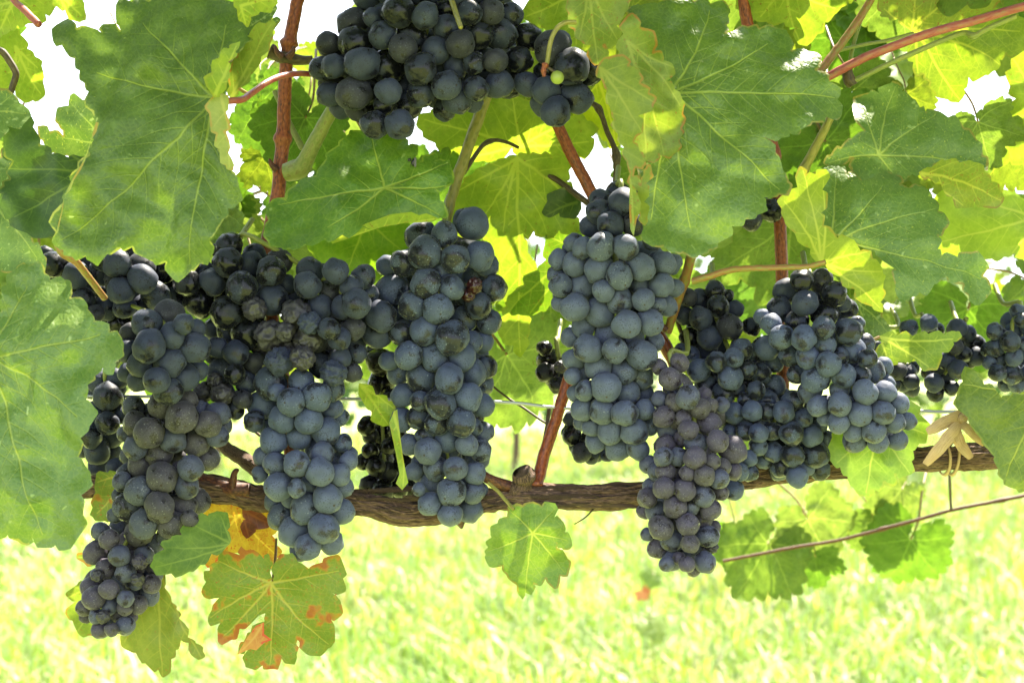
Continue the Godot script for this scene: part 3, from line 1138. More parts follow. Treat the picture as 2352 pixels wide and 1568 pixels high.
	put(vine, "petiole", stem_mesh(20, [1165, 430, 1195, 290, 1250, 110, 1290, 0], [0.0, -0.01], 15, 12, o), M.green_stem)
	put(vine, "petiole", stem_mesh(20, [1090, 345, 1250, 305, 1420, 275, 1600, 225], [0.0, 0.0], 13, 12, o), M.green_stem)
	put(vine, "petiole", stem_mesh(20, [1150, 470, 1160, 540, 1190, 580], [0.02, 0.02], 34, 28, o, [[0.6, 0.4, 0.3]]), M.brown_stem)
	put(vine, "petiole", stem_mesh(20, [1035, 800, 970, 930, 900, 1060, 845, 1170], [0.02, 0.01], 27, 34, o, [[0.95, 0.2, 0.1]]), M.pale_stem)
	put(vine, "petiole", stem_mesh(21, [95, 375, 200, 345, 350, 300, 500, 288, 700, 282, 880, 275, 1000, 245], [0.03, 0.05], 24, 17, o), M.petiole, Transform3D(), "thin orange-green leaf stalk above the right bunches")
	put(vine, "shoot", stem_mesh(11, [2420, 150, 2385, 270, 2350, 380, 2300, 540, 2240, 720], [0.02, -0.01], 34, 30, o, [[0.5, 0.3, 0.06]]), M.petiole)
	put(vine, "shoot", stem_mesh(11, [2290, 560, 2330, 720, 2420, 880], [-0.01, -0.02], 14, 14, o), M.brown_stem)
	put(vine, "petiole", stem_mesh(2, [1880, 590, 1875, 700, 1855, 880], [-0.01, 0.012], 10, 9, o), M.petiole)
	put(vine, "petiole", stem_mesh(12, [1020, 210, 1080, 260, 1140, 330, 1190, 385], [0.01, 0.025], 12, 12, o), M.pale_stem)
	put(vine, "petiole", stem_mesh(21, [1310, 785, 1370, 755], [0.0, 0.0], 14, 10, o), M.petiole)
	put(vine, "tendril", stem_mesh(11, [1040, 1085, 1150, 1170, 1260, 1240, 1390, 1330, 1440, 1350], [-0.05, -0.03], 8, 10, o), M.brown_stem)
	put(vine, "tendril", stem_mesh(11, [1435, 1240, 1420, 1340, 1400, 1470], [-0.03, -0.02], 16, 12, o), M.brown_stem)
	put(vine, "tendril", stem_mesh(12, [1735, 385, 1680, 440, 1605, 488], [-0.01, -0.005], 7, 4, o, [], 6), M.brown_stem)
	put(vine, "tendril", stem_mesh(1, [1660, 1330, 1700, 1370, 1770, 1430], [-0.02, -0.02], 14, 9, o), M.old_cane)
	# the crown goes on above and beside the picture
	rng.seed = 31
	foliage_cloud(vine, "foliage", 440, Vector3(-0.85, 1.14, -0.125), Vector3(0.85, 1.55, 0.24), Vector2(0.045, 0.065), 0)
	foliage_cloud(vine, "foliage", 120, Vector3(-0.95, 0.75, -0.22), Vector3(-0.36, 1.2, 0.14), Vector2(0.045, 0.065), 1)
	foliage_cloud(vine, "foliage", 120, Vector3(0.36, 0.75, -0.22), Vector3(0.95, 1.2, 0.14), Vector2(0.045, 0.065), 2)


func back_leaves() -> void:
	rng.seed = 77
	# openings to the sky that stay clear
	var open := [[120, 140, 75], [150, 240, 70], [215, 30, 60], [555, 290, 44], [580, 360, 30], [650, 30, 22], [1383, 345, 26], [1186, 320, 12], [2190, 200, 75], [2260, 230, 70], [2120, 170, 60], [1225, 560, 36], [985, 265, 30], [1340, 500, 18]]
	var n := 0
	var made := 0
	while made < 105 and n < 6000:
		n += 1
		var p := Vector2(rng.randf_range(-120, 2480), rng.randf_range(-140, 1010))
		if p.y > 760.0 and (p.x < 1130.0 or rng.randf() < 0.3):
			continue
		var z := rng.randf_range(-0.42, -0.07)
		var half := rng.randf_range(0.03, 0.052)
		var reach := half / (UNIT * size_at(z)) * 0.82
		var ok := not (p.x > 1960.0 and p.y > 690.0 and p.y < 960.0 and z > -0.2) and not (p.x > 1800.0 and p.y > 880.0)
		for g in open:
			if p.distance_to(Vector2(g[0], g[1])) < g[2] + reach:
				ok = false
				break
		if not ok:
			continue
		made += 1
		plain_leaf(p, z, half, rng.randf_range(-1.2, 1.2), Vector2(rng.randf_range(-0.1, 0.95), rng.randf_range(-0.6, 0.6)), rng.randi() % 6, [0, 1, 0, 3, 1, 4, 2][rng.randi() % 7])
	for l in [[20, 2040, 830, -0.05, 0.026, 0.4, 0.5, 0.1, 0], [20, 2290, 960, -0.09, 0.03, -0.5, 0.4, 0.2, 1], [20, 1180, 620, -0.10, 0.03, 0.3, 0.4, 0.0, 0], [20, 1330, 200, -0.30, 0.06, 0.9, -0.5, 0.2, 3], [20, 1120, 260, -0.2, 0.035, -0.6, 0.5, -0.2, 4], [20, 1550, 640, -0.10, 0.02, 0.2, 0.4, 0.0, 1], [20, 1000, 960, -0.06, 0.04, 0.6, 0.5, 0.1, 4], [0, 1780, 700, -0.06, 0.028, 0.2, 0.2, -0.5, 4], [0, 1800, 1060, -0.09, 0.02, 0.3, 0.4, 0.3, 1], [0, 2080, 800, -0.05, 0.03, -0.4, 0.4, 0.3, 4], [21, 1640, 420, -0.3, 0.05, 0.7, -0.8, 0.2, 3], [21, 1500, 560, -0.4, 0.05, -0.3, 0.5, 0.2, 1]]:
		plain_leaf(pts(l[0], [l[1], l[2]])[0], l[3], l[4], l[5], Vector2(l[6], l[7]), int(l[1]), l[8])
	n = 0
	made = 0
	while made < 70 and n < 9000:   # smaller ones between the openings
		n += 1
		var p := Vector2(rng.randf_range(-50, 2400), rng.randf_range(-60, 860))
		var z := rng.randf_range(-0.30, -0.08)
		var half := rng.randf_range(0.016, 0.028)
		var reach := half / (UNIT * size_at(z)) * 0.8
		var ok := true
		var close := false
		for g in open:
			var d: float = p.distance_to(Vector2(g[0], g[1])) - g[2]
			ok = ok and d > reach
			close = close or d < reach * 2.4
		if not ok or not close:
			continue
		made += 1
		plain_leaf(p, z, half, rng.randf_range(-1.5, 1.5), Vector2(rng.randf_range(-0.2, 0.9), rng.randf_range(-0.6, 0.6)), rng.randi() % 6, rng.randi() % 5)


func measured_leaves() -> void:
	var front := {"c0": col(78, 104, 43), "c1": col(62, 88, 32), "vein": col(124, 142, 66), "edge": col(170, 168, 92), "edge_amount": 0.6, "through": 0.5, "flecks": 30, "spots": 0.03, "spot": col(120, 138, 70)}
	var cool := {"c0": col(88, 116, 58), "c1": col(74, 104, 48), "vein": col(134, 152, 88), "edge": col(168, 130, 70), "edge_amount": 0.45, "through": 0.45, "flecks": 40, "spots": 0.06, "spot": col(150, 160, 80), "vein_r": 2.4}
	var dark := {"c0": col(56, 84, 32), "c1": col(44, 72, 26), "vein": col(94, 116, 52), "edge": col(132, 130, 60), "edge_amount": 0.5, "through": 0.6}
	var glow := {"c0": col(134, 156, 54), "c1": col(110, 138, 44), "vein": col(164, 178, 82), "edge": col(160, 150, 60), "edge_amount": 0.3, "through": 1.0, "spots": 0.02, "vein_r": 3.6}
	var pale := {"c0": col(112, 130, 56), "c1": col(96, 118, 46), "vein": col(138, 150, 80), "edge": col(176, 92, 60), "edge_amount": 0.5, "through": 0.8, "spots": 0.03}
	var under := {"c0": col(146, 156, 86), "c1": col(130, 144, 74), "vein": col(164, 168, 100), "edge": col(178, 128, 72), "edge_amount": 0.5, "through": 0.7}
	var turning := {"c0": col(88, 110, 38), "c1": col(102, 116, 42), "vein": col(150, 146, 80), "edge": col(116, 52, 28), "edge_amount": 0.6, "edge_patch": 5.0, "edge_bias": -1.4, "edge_soft": 1.1, "margin_r": 11.0, "through": 0.8, "blotch": col(160, 118, 42), "blotches": 0.22, "spots": 0.06, "spot": col(140, 70, 34)}
	var yellow := {"c0": col(186, 156, 58), "c1": col(170, 128, 46), "vein": col(220, 190, 90), "edge": col(186, 70, 40), "edge_amount": 0.8, "through": 0.9, "spots": 0.12, "spot": col(170, 70, 36)}
	var olive := {"c0": col(104, 124, 40), "c1": col(120, 134, 48), "vein": col(166, 170, 80), "edge": col(120, 90, 44), "edge_amount": 0.5, "through": 0.8, "spots": 0.06}

	# upper left
	leaf("large dark green leaf hanging at the upper left, its margin curled pale", 0, [700, -40, 735, 140, 615, 100, 610, 165, 545, 130, 440, 130, 380, 60, 300, 60, 250, 160, 330, 250, 430, 350, 490, 450, 530, 540, 560, 600, 585, 740, 650, 830, 630, 950, 600, 1050, 540, 1150, 480, 1240, 420, 1370, 375, 1580, 355, 1665, 420, 1700, 490, 1750, 590, 1748, 640, 1788, 760, 1738, 850, 1698, 920, 1690, 1000, 1758, 1050, 1785, 1130, 1788, 1180, 1903, 1310, 1848, 1380, 1798, 1430, 1810, 1450, 1765, 1455, 1640, 1540, 1500, 1560, 1420, 1630, 1385, 1640, 1290, 1560, 1150, 1500, 1020, 1470, 900, 1430, 760, 1450, 650, 1450, 520, 1500, 400, 1640, 260, 1650, 100, 1610, -60],
		[1440, 650], [420, 1640, 600, 455, 900, 100, 1490, 120, 1300, 1800], 0.10, Vector2(0.12, -0.25), front, {"cells": 40, "relief": true, "dome": 2.2, "ripple": 0.007, "tooth": 32.0, "fine": 1.0, "droop": Vector2(0.1, -1), "bend": -2.0})
	leaf("pale folded left margin of the large leaf", 0, [650, 830, 672, 835, 660, 900, 620, 960, 600, 1060, 555, 1150, 500, 1230, 480, 1290, 430, 1330, 405, 1450, 380, 1580, 365, 1580, 415, 1370, 475, 1240, 535, 1150, 595, 1040, 625, 930], [640, 850], [390, 1500], 0.118, Vector2(0.8, -0.25), under, {"teeth": false, "cells": 22, "quilt": 0.0, "ripple": 0.002, "called": "folded_margin"})
	leaf("pale folded right margin of the large leaf", 0, [1450, 655, 1545, 640, 1535, 760, 1540, 900, 1555, 1040, 1580, 1160, 1540, 1130, 1500, 1020, 1478, 920, 1430, 780], [1500, 650], [1560, 1140], 0.107, Vector2(-0.6, -0.25), under, {"cells": 18, "tooth": 28.0, "quilt": 0.3, "called": "folded_margin"})
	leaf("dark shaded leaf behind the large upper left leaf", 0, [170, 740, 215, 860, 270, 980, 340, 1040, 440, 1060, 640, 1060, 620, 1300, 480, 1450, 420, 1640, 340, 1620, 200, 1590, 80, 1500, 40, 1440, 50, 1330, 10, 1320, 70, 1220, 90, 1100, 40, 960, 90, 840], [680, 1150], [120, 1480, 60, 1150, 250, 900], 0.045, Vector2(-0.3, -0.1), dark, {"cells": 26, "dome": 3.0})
	leaf("grey-green toothed leaf end against the sky at the left", 0, [232, 850, 330, 890, 425, 920, 430, 890, 400, 850, 385, 780, 470, 720, 485, 655, 570, 685, 680, 760, 700, 980, 640, 1090, 440, 1050, 340, 1030, 270, 950], [760, 1000], [390, 930, 480, 700], 0.03, Vector2(0.2, 0.2), cool, {"cells": 20})
	leaf("bluish leaf at the left edge below the gap of sky", 0, [-60, 600, 60, 620, 115, 690, 185, 760, 150, 850, 50, 860, 30, 950, -70, 980], [-80, 760], [170, 770, 60, 640], 0.06, Vector2(-0.2, -0.4), cool, {"cells": 16})
	leaf("pale green leaf at the left edge by the brown stalk", 0, [-60, 960, 20, 940, 90, 1040, 50, 1200, 20, 1320, 50, 1440, 140, 1560, 260, 1660, 330, 1740, 350, 1830, 300, 1900, 200, 1900, -60, 1760], [-60, 1400], [60, 1050, 280, 1760], 0.035, Vector2(0.1, -0.4), cool, {"cells": 20})
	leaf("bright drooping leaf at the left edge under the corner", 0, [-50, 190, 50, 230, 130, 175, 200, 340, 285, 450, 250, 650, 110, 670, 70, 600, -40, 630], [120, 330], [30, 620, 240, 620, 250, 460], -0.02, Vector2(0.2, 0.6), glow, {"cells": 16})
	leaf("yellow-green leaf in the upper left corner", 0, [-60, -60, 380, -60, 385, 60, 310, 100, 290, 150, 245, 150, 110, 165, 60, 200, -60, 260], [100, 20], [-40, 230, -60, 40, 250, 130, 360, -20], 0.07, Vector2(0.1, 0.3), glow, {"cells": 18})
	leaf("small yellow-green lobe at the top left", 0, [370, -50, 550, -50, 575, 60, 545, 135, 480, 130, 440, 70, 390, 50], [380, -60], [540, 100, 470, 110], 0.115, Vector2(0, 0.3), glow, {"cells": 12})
	leaf("small yellow-green leaf at the top beside the cane", 0, [1590, -60, 1930, -60, 1900, 20, 1870, 60, 1770, 80, 1700, 110, 1680, 165, 1640, 140, 1610, 60], [1640, 40], [1900, 10, 1660, 150], 0.115, Vector2(0.2, 0.4), glow, {"cells": 14})
	leaf("folded light green leaf with a reddish margin beside the red-brown cane", 0, [1545, 650, 1530, 560, 1545, 450, 1600, 370, 1700, 250, 1720, 225, 1830, 190, 1895, 180, 1875, 250, 1850, 320, 1780, 390, 1690, 500, 1600, 590], [1540, 640], [1870, 200, 1690, 480], 0.085, Vector2(0.6, 0.3), pale, {"cells": 18, "tooth": 28.0})
	leaf("narrow bright leaf edge rising from the red leaf stalk", 0, [1450, 660, 1448, 500, 1500, 400, 1560, 330, 1630, 275, 1600, 345, 1550, 420, 1555, 480, 1540, 570, 1490, 640], [1460, 640], [1600, 310], 0.113, Vector2(-0.5, 0.2), glow, {"cells": 14})
	leaf("dark bluish leaf behind the light folded leaf", 0, [1620, 130, 1760, 70, 1885, 40, 1845, 150, 1915, 135, 1890, 190, 1720, 240, 1640, 260], [1600, 240], [1880, 60], 0.07, Vector2(0.3, -0.2), cool, {"cells": 12})

	# lower left
	leaf("large pale green leaf at the left edge below the middle", 1, [-60, 290, 60, 250, 150, 220, 180, 300, 220, 350, 320, 350, 380, 375, 400, 480, 490, 490, 530, 560, 600, 640, 700, 720, 815, 800, 822, 850, 770, 930, 772, 990, 720, 1015, 690, 960, 640, 1020, 600, 1080, 590, 1180, 640, 1230, 625, 1360, 570, 1440, 552, 1568, 600, 1620, 632, 1650, 670, 1722, 640, 1790, 610, 1812, 625, 1942, 560, 2132, 530, 2172, 420, 2152, 290, 2172, 255, 2107, 220, 2162, 150, 2130, 90, 2087, 10, 2127, -60, 2100],
		[-140, 900], [640, 745, 540, 1290, 330, 2080, 60, 400, 20, 2000], 0.09, Vector2(0.1, -0.3), {"c0": col(86, 112, 50), "c1": col(70, 100, 40), "vein": col(124, 140, 68), "edge": col(150, 142, 70), "edge_amount": 0.6, "through": 0.4, "spots": 0.02, "spot": col(120, 136, 96), "rough": 0.42, "flecks": 60}, {"cells": 36, "relief": true, "dome": 1.6, "ripple": 0.006, "tooth": 32.0, "fine": 1.0})
	leaf("yellowish leaf end between the left leaf and the long left bunch", 2, [660, 140, 830, 140, 880, 240, 800, 330, 760, 460, 700, 470, 605, 445, 610, 380, 640, 270], [860, 150], [640, 420, 660, 200], 0.0, Vector2(0.2, 0.3), turning, {"cells": 14})
	leaf("yellow-green leaf partly behind the tip of the long left bunch", 2, [440, 1095, 520, 1010, 458, 965, 540, 890, 650, 880, 800, 960, 760, 1180, 640, 1245, 515, 1268, 482, 1150], [700, 900], [500, 1230, 470, 980], -0.012, Vector2(0.1, 0.4), pale, {"cells": 18})
	leaf("small yellowish leaf tip left of the long left bunch", 2, [508, 718, 575, 680, 660, 690, 640, 770, 560, 755], [660, 700], [515, 718], -0.01, Vector2(0, 0.3), pale, {"cells": 8})
	leaf("folded yellow-green leaf hanging behind the tip of the long left bunch", 2, [1080, 780, 1150, 800, 1140, 900, 1180, 1010, 1225, 1120, 1285, 1250, 1380, 1350, 1395, 1390, 1350, 1410, 1292, 1350, 1288, 1290, 1240, 1268, 1200, 1340, 1160, 1410, 1125, 1530, 1090, 1552, 1062, 1490, 970, 1450, 900, 1380, 820, 1350, 800, 1260, 880, 1210, 920, 1100, 1000, 960], [1110, 790], [1090, 1540, 1370, 1390, 830, 1300], -0.004, Vector2(0.15, 0.3), {"c0": col(106, 118, 48), "c1": col(92, 108, 40), "vein": col(132, 134, 70), "edge": col(110, 92, 46), "edge_amount": 0.4, "through": 0.5, "spots": 0.03}, {"cells": 24})
	leaf("small green leaf in front of the yellow leaf under the woody arm", 2, [1130, 650, 1100, 620, 1240, 560, 1262, 470, 1340, 430, 1400, 440, 1440, 415, 1500, 415, 1540, 470, 1530, 540, 1562, 600, 1540, 640, 1440, 690, 1370, 760, 1300, 802, 1180, 812, 1060, 780, 1065, 715], [1570, 630], [1080, 760, 1280, 480, 1480, 440, 1150, 640], 0.035, Vector2(-0.2, -0.3), {"c0": col(80, 106, 36), "c1": col(64, 92, 28), "vein": col(112, 132, 60), "edge": col(110, 130, 56), "edge_amount": 0.4, "through": 0.6, "rough": 0.65, "vein_r": 2.4}, {"cells": 22, "relief": false})
	leaf("yellow leaf with red spots under the woody arm", 2, [1340, 430, 1400, 330, 1600, 350, 1850, 330, 1860, 560, 1905, 700, 1880, 725, 1850, 830, 1800, 720, 1650, 660, 1500, 700, 1400, 800, 1360, 770, 1450, 690, 1560, 600, 1500, 500], [1640, 420], [1880, 700, 1400, 740, 1380, 440, 1840, 450], -0.02, Vector2(0.1, 0.5), yellow, {"cells": 20})
	leaf("dry dark red-brown leaf scrap on the yellow leaf", 2, [1650, 370, 1760, 390, 1835, 480, 1740, 525, 1690, 582, 1650, 560, 1640, 490, 1675, 455], [1650, 380], [1830, 480, 1690, 570], -0.014, Vector2(0.1, 0.3), {"c0": col(110, 44, 28), "c1": col(84, 34, 24), "vein": col(130, 70, 40), "through": 0.4}, {"cells": 10, "called": "dry_leaf_scrap"})
	leaf("turning leaf with red and yellow margin below the woody arm", 2, [1845, 870, 1830, 680, 1800, 720, 1680, 660, 1650, 630, 1640, 690, 1490, 700, 1480, 740, 1430, 800, 1385, 830, 1400, 880, 1378, 990, 1490, 990, 1430, 1080, 1403, 1165, 1490, 1168, 1468, 1300, 1560, 1290, 1620, 1210, 1760, 1110, 1805, 1095, 1800, 1150, 1700, 1230, 1604, 1382, 1690, 1335, 1640, 1400, 1650, 1460, 1712, 1492, 1780, 1458, 1852, 1482, 1912, 1410, 2000, 1452, 2022, 1280, 2080, 1380, 2150, 1395, 2230, 1340, 2280, 1285, 2258, 1130, 2310, 1120, 2322, 1000, 2265, 945, 2355, 942, 2340, 850, 2330, 720, 2282, 690, 2200, 740, 2110, 780, 2040, 730, 1970, 680, 1900, 710, 1868, 870],
		[1850, 882], [1420, 1130, 1500, 740, 2310, 800, 2230, 1310, 1830, 1470, 1500, 1270], 0.012, Vector2(0.05, 0.15), turning, {"cells": 36, "relief": true, "dome": 1.0, "fine": 1.0, "tooth": 28.0})
	leaf("dry reddish folded lobe of the turning leaf", 2, [1800, 1150, 1740, 1180, 1680, 1260, 1604, 1384, 1700, 1340, 1745, 1345, 1800, 1290, 1856, 1270, 1800, 1230], [1800, 1150], [1620, 1370, 1840, 1270], 0.018, Vector2(0.2, 0.1), {"c0": col(176, 128, 72), "c1": col(164, 104, 62), "vein": col(180, 140, 90), "edge": col(180, 60, 50), "edge_amount": 0.8, "through": 0.7}, {"cells": 12, "teeth": false, "called": "dry_lobe"})

	# middle
	leaf("broad green leaf spread below the top bunch, a fly on it", 10, [130, 850, 300, 880, 462, 930, 466, 972, 532, 970, 512, 1062, 560, 1090, 655, 1020, 660, 1080, 725, 1080, 765, 1130, 782, 1250, 740, 1282, 658, 1300, 692, 1370, 750, 1470, 742, 1492, 690, 1490, 600, 1500, 500, 1490, 350, 1520, 180, 1556, 40, 1610, -80, 1640, -200, 1680, -320, 1704, -380, 1690, -470, 1650, -500, 1580, -478, 1500, -500, 1400, -430, 1340, -375, 1340, -300, 1240, -170, 1180, -110, 1060, -30, 960, 40, 880],
		[305, 1275], [-420, 1390, -60, 1560, 200, 900, 740, 1100, 730, 1270, 690, 1470], 0.035, Vector2(0.1, -0.55), {"c0": col(88, 122, 42), "c1": col(72, 108, 34), "vein": col(140, 158, 76), "edge": col(150, 160, 70), "edge_amount": 0.5, "through": 0.7, "vein_r": 2.8, "flecks": 30}, {"cells": 36, "relief": true, "dome": 1.5, "ripple": 0.006, "tooth": 32.0, "fine": 1.0})
	leaf("bright folded lower margin of the broad leaf under the top bunch", 10, [-80, 1625, 70, 1572, 180, 1522, 350, 1465, 500, 1448, 545, 1468, 600, 1455, 690, 1492, 620, 1512, 450, 1520, 300, 1545, 180, 1578, 40, 1622, -60, 1650], [0, 1610], [650, 1490], 0.047, Vector2(0.1, 0.6), glow, {"cells": 22, "teeth": false, "quilt": 0.0, "ripple": 0.002, "called": "folded_margin"})
	leaf("green leaf behind the left shoulder of the middle bunch", 11, [-260, 30, -100, -60, 450, -60, 520, 60, 460, 170, 390, 240, 300, 330, 200, 390, 60, 330, -60, 330, -140, 250], [200, -60], [60, 280, 420, 160, -200, 60], -0.05, Vector2(0.1, 0.5), {"c0": col(112, 150, 40), "c1": col(92, 130, 32), "vein": col(150, 170, 70), "through": 1.0}, {"cells": 20})
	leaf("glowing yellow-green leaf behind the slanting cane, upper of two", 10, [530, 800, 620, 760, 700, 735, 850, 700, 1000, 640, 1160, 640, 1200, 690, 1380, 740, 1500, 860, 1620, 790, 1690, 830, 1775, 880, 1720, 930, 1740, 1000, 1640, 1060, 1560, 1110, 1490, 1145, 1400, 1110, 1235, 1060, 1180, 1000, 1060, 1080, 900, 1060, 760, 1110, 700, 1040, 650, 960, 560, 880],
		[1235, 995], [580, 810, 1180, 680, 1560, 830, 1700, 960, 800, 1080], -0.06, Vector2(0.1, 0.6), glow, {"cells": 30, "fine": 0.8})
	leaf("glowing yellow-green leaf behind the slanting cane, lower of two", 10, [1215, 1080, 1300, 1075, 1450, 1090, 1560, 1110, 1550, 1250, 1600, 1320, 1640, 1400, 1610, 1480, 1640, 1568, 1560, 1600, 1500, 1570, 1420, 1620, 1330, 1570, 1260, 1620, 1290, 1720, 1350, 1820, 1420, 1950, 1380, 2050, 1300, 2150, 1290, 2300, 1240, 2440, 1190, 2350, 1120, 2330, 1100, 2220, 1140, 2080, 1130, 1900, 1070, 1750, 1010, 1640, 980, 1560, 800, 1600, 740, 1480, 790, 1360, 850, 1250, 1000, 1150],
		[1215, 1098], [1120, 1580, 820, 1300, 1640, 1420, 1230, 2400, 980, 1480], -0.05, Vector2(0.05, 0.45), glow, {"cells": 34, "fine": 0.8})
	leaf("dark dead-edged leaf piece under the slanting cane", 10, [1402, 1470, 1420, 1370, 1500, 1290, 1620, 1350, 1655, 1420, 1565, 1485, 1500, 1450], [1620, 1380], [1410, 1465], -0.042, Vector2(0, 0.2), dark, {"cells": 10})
	leaf("vivid yellow-green leaf behind the grapes right of the top bunch", 10, [1590, 770, 1690, 720, 1740, 600, 1790, 540, 1850, 590, 1890, 720, 1925, 880, 1922, 965, 1880, 992, 1830, 950, 1760, 880], [1760, 560], [1890, 970, 1620, 770], -0.06, Vector2(0.1, 0.7), {"c0": col(160, 176, 30), "c1": col(144, 164, 28), "vein": col(190, 196, 70), "through": 1.0}, {"cells": 14})
	leaf("green leaf behind the left side of the middle bunch's neighbour", 11, [1405, 100, 1440, 50, 1480, 40, 1540, 30, 1640, 20, 1700, 200, 1600, 350, 1480, 500, 1380, 580, 1280, 610, 1160, 580, 1070, 570, 1150, 480, 1260, 400, 1350, 300, 1410, 230], [1600, 150], [1100, 570, 1430, 80, 1300, 590], -0.055, Vector2(0.1, 0.4), {"c0": col(96, 128, 34), "c1": col(80, 114, 30), "vein": col(140, 160, 70), "through": 0.9, "spots": 0.04}, {"cells": 20})
	leaf("light green leaf hanging over the right end of the top bunch", 10, [1575, -60, 1562, 90, 1600, 200, 1640, 270, 1722, 300, 1710, 400, 1762, 432, 1832, 412, 1842, 345, 1812, 312, 1888, 302, 1922, 250, 1890, 190, 1945, 100, 1998, -60], [1700, -80], [1770, 420, 1890, 270, 1640, 250], 0.065, Vector2(0.2, 0.3), pale, {"cells": 20, "tooth": 28.0})
	leaf("yellow-green leaf behind the top bunch's right end", 10, [1250, 110, 1300, 0, 1330, -60, 1590, -60, 1620, 200, 1660, 330, 1560, 330, 1490, 220, 1400, 190, 1300, 145], [1660, -60], [1280, 110, 1620, 300], 0.0, Vector2(0.1, 0.5), glow, {"cells": 16})
	leaf("ruffled light leaf with a red margin between the top bunch and the right leaf", 10, [1930, 250, 1960, 120, 2010, 115, 2045, 200, 2160, 262, 2150, 345, 2205, 352, 2215, 405, 2295, 450, 2240, 545, 2305, 600, 2352, 655, 2355, 850, 2300, 1030, 2195, 1040, 2170, 1092, 2080, 1080, 2010, 1000, 1980, 700, 1900, 500],
		[1960, 300], [2290, 450, 2340, 700, 2230, 1030, 2100, 1070], 0.084, Vector2(-0.5, 0.1), pale, {"cells": 26, "relief": false, "dome": 4.0, "ripple": 0.008, "tooth": 28.0})
	leaf("folded front lobe of the ruffled light leaf", 10, [1768, 425, 1840, 368, 1965, 380, 1980, 440, 2048, 500, 2052, 570, 2110, 640, 2155, 700, 2140, 722, 2032, 792, 2072, 890, 2030, 930, 2012, 965, 2050, 1030, 2085, 1085, 2095, 1130, 2022, 1142, 2012, 1190, 2055, 1260, 2110, 1120, 2132, 1180, 2092, 1250, 2112, 1312, 2082, 1370, 2105, 1480, 2092, 1532, 2060, 1460, 2040, 1300, 1985, 1180, 1950, 1000, 1880, 800, 1830, 600],
		[1790, 440], [2140, 705, 2060, 900, 2080, 1480], 0.097, Vector2(0.5, 0.1), {"c0": col(116, 134, 54), "c1": col(100, 120, 44), "vein": col(140, 150, 76), "edge": col(168, 100, 60), "edge_amount": 0.5, "through": 0.8}, {"cells": 30, "dome": 3.0, "tooth": 28.0})
	leaf("narrow curled leaf edge over the top of the middle right bunch", 10, [1982, 1240, 2020, 1290, 2055, 1380, 2050, 1440, 2030, 1500, 2012, 1608, 1990, 1560, 1980, 1420], [1985, 1250], [2010, 1590], 0.098, Vector2(0.5, 0.1), pale, {"cells": 12, "teeth": false})
	leaf("small toothed leaf in front of the woody arm", 12, [1145, 440, 1150, 392, 1190, 360, 1252, 362, 1322, 335, 1366, 352, 1382, 364, 1475, 348, 1487, 402, 1468, 440, 1530, 470, 1542, 540, 1582, 582, 1592, 630, 1550, 662, 1480, 618, 1492, 652, 1560, 720, 1572, 800, 1560, 842, 1510, 840, 1466, 926, 1408, 860, 1372, 910, 1332, 900, 1312, 972, 1268, 960, 1252, 1012, 1212, 910, 1140, 840, 1112, 780, 1020, 780, 1000, 700, 1016, 650, 1000, 630, 1040, 580, 1030, 520, 1080, 482],
		[1320, 548], [1020, 680, 1160, 400, 1470, 390, 1560, 600, 1540, 820, 1270, 980], 0.022, Vector2(0.1, 0.0), {"c0": col(96, 124, 46), "c1": col(80, 110, 36), "vein": col(138, 150, 80), "edge": col(160, 110, 54), "edge_amount": 0.4, "through": 0.6, "vein_r": 2.2}, {"cells": 26, "relief": true, "fine": 1.1, "tooth": 28.0})
	leaf("green leaf caught between the two middle bunches", 11, [140, 1070, 250, 1150, 335, 1190, 385, 1230, 372, 1290, 325, 1362, 222, 1335, 222, 1262, 150, 1180], [150, 1080], [330, 1350, 370, 1240], 0.0, Vector2(0.2, 0.3), glow, {"cells": 12})
	leaf("narrow bright leaf hanging between the two middle bunches", 11, [342, 1340, 372, 1260, 395, 1250, 420, 1450, 434, 1560, 450, 1650, 474, 1745, 432, 1796, 388, 1752, 412, 1690, 384, 1545], [370, 1270], [440, 1770], 0.03, Vector2(0.3, 0.0), glow, {"cells": 18, "teeth": false})

	# right
	leaf("large green leaf right of centre with a sunlit tip", 20, [-330, -60, 400, -60, 372, 100, 360, 165, 412, 158, 520, 115, 600, 128, 720, 125, 792, 170, 812, 300, 920, 308, 1012, 352, 1000, 400, 966, 452, 1042, 540, 1125, 630, 1102, 662, 1112, 790, 1000, 792, 900, 842, 740, 920, 680, 952, 560, 942, 640, 1050, 692, 1180, 722, 1250, 722, 1332, 650, 1345, 550, 1362, 562, 1420, 500, 1482, 420, 1512, 330, 1558, 340, 1580, 240, 1668, 180, 1720, 110, 1754, 0, 1738, -90, 1722, -130, 1690, -200, 1690, -250, 1560, -235, 1300, -210, 1100, -60, 1000, 0, 800, 40, 700, -30, 500, -150, 300, -250, 0],
		[-40, 605], [1080, 650, 650, 240, 270, -20, 660, 1300, 60, 1560, -190, 1500], 0.072, Vector2(0.1, -0.4), {"c0": col(86, 112, 48), "c1": col(70, 98, 38), "vein": col(136, 154, 74), "edge": col(150, 130, 70), "edge_amount": 0.6, "through": 0.5, "spots": 0.03, "spot": col(112, 130, 66), "rough": 0.42, "flecks": 60}, {"cells": 42, "relief": true, "dome": 1.6, "ripple": 0.005, "wave": 0.006, "tooth": 32.0, "fine": 1.0})
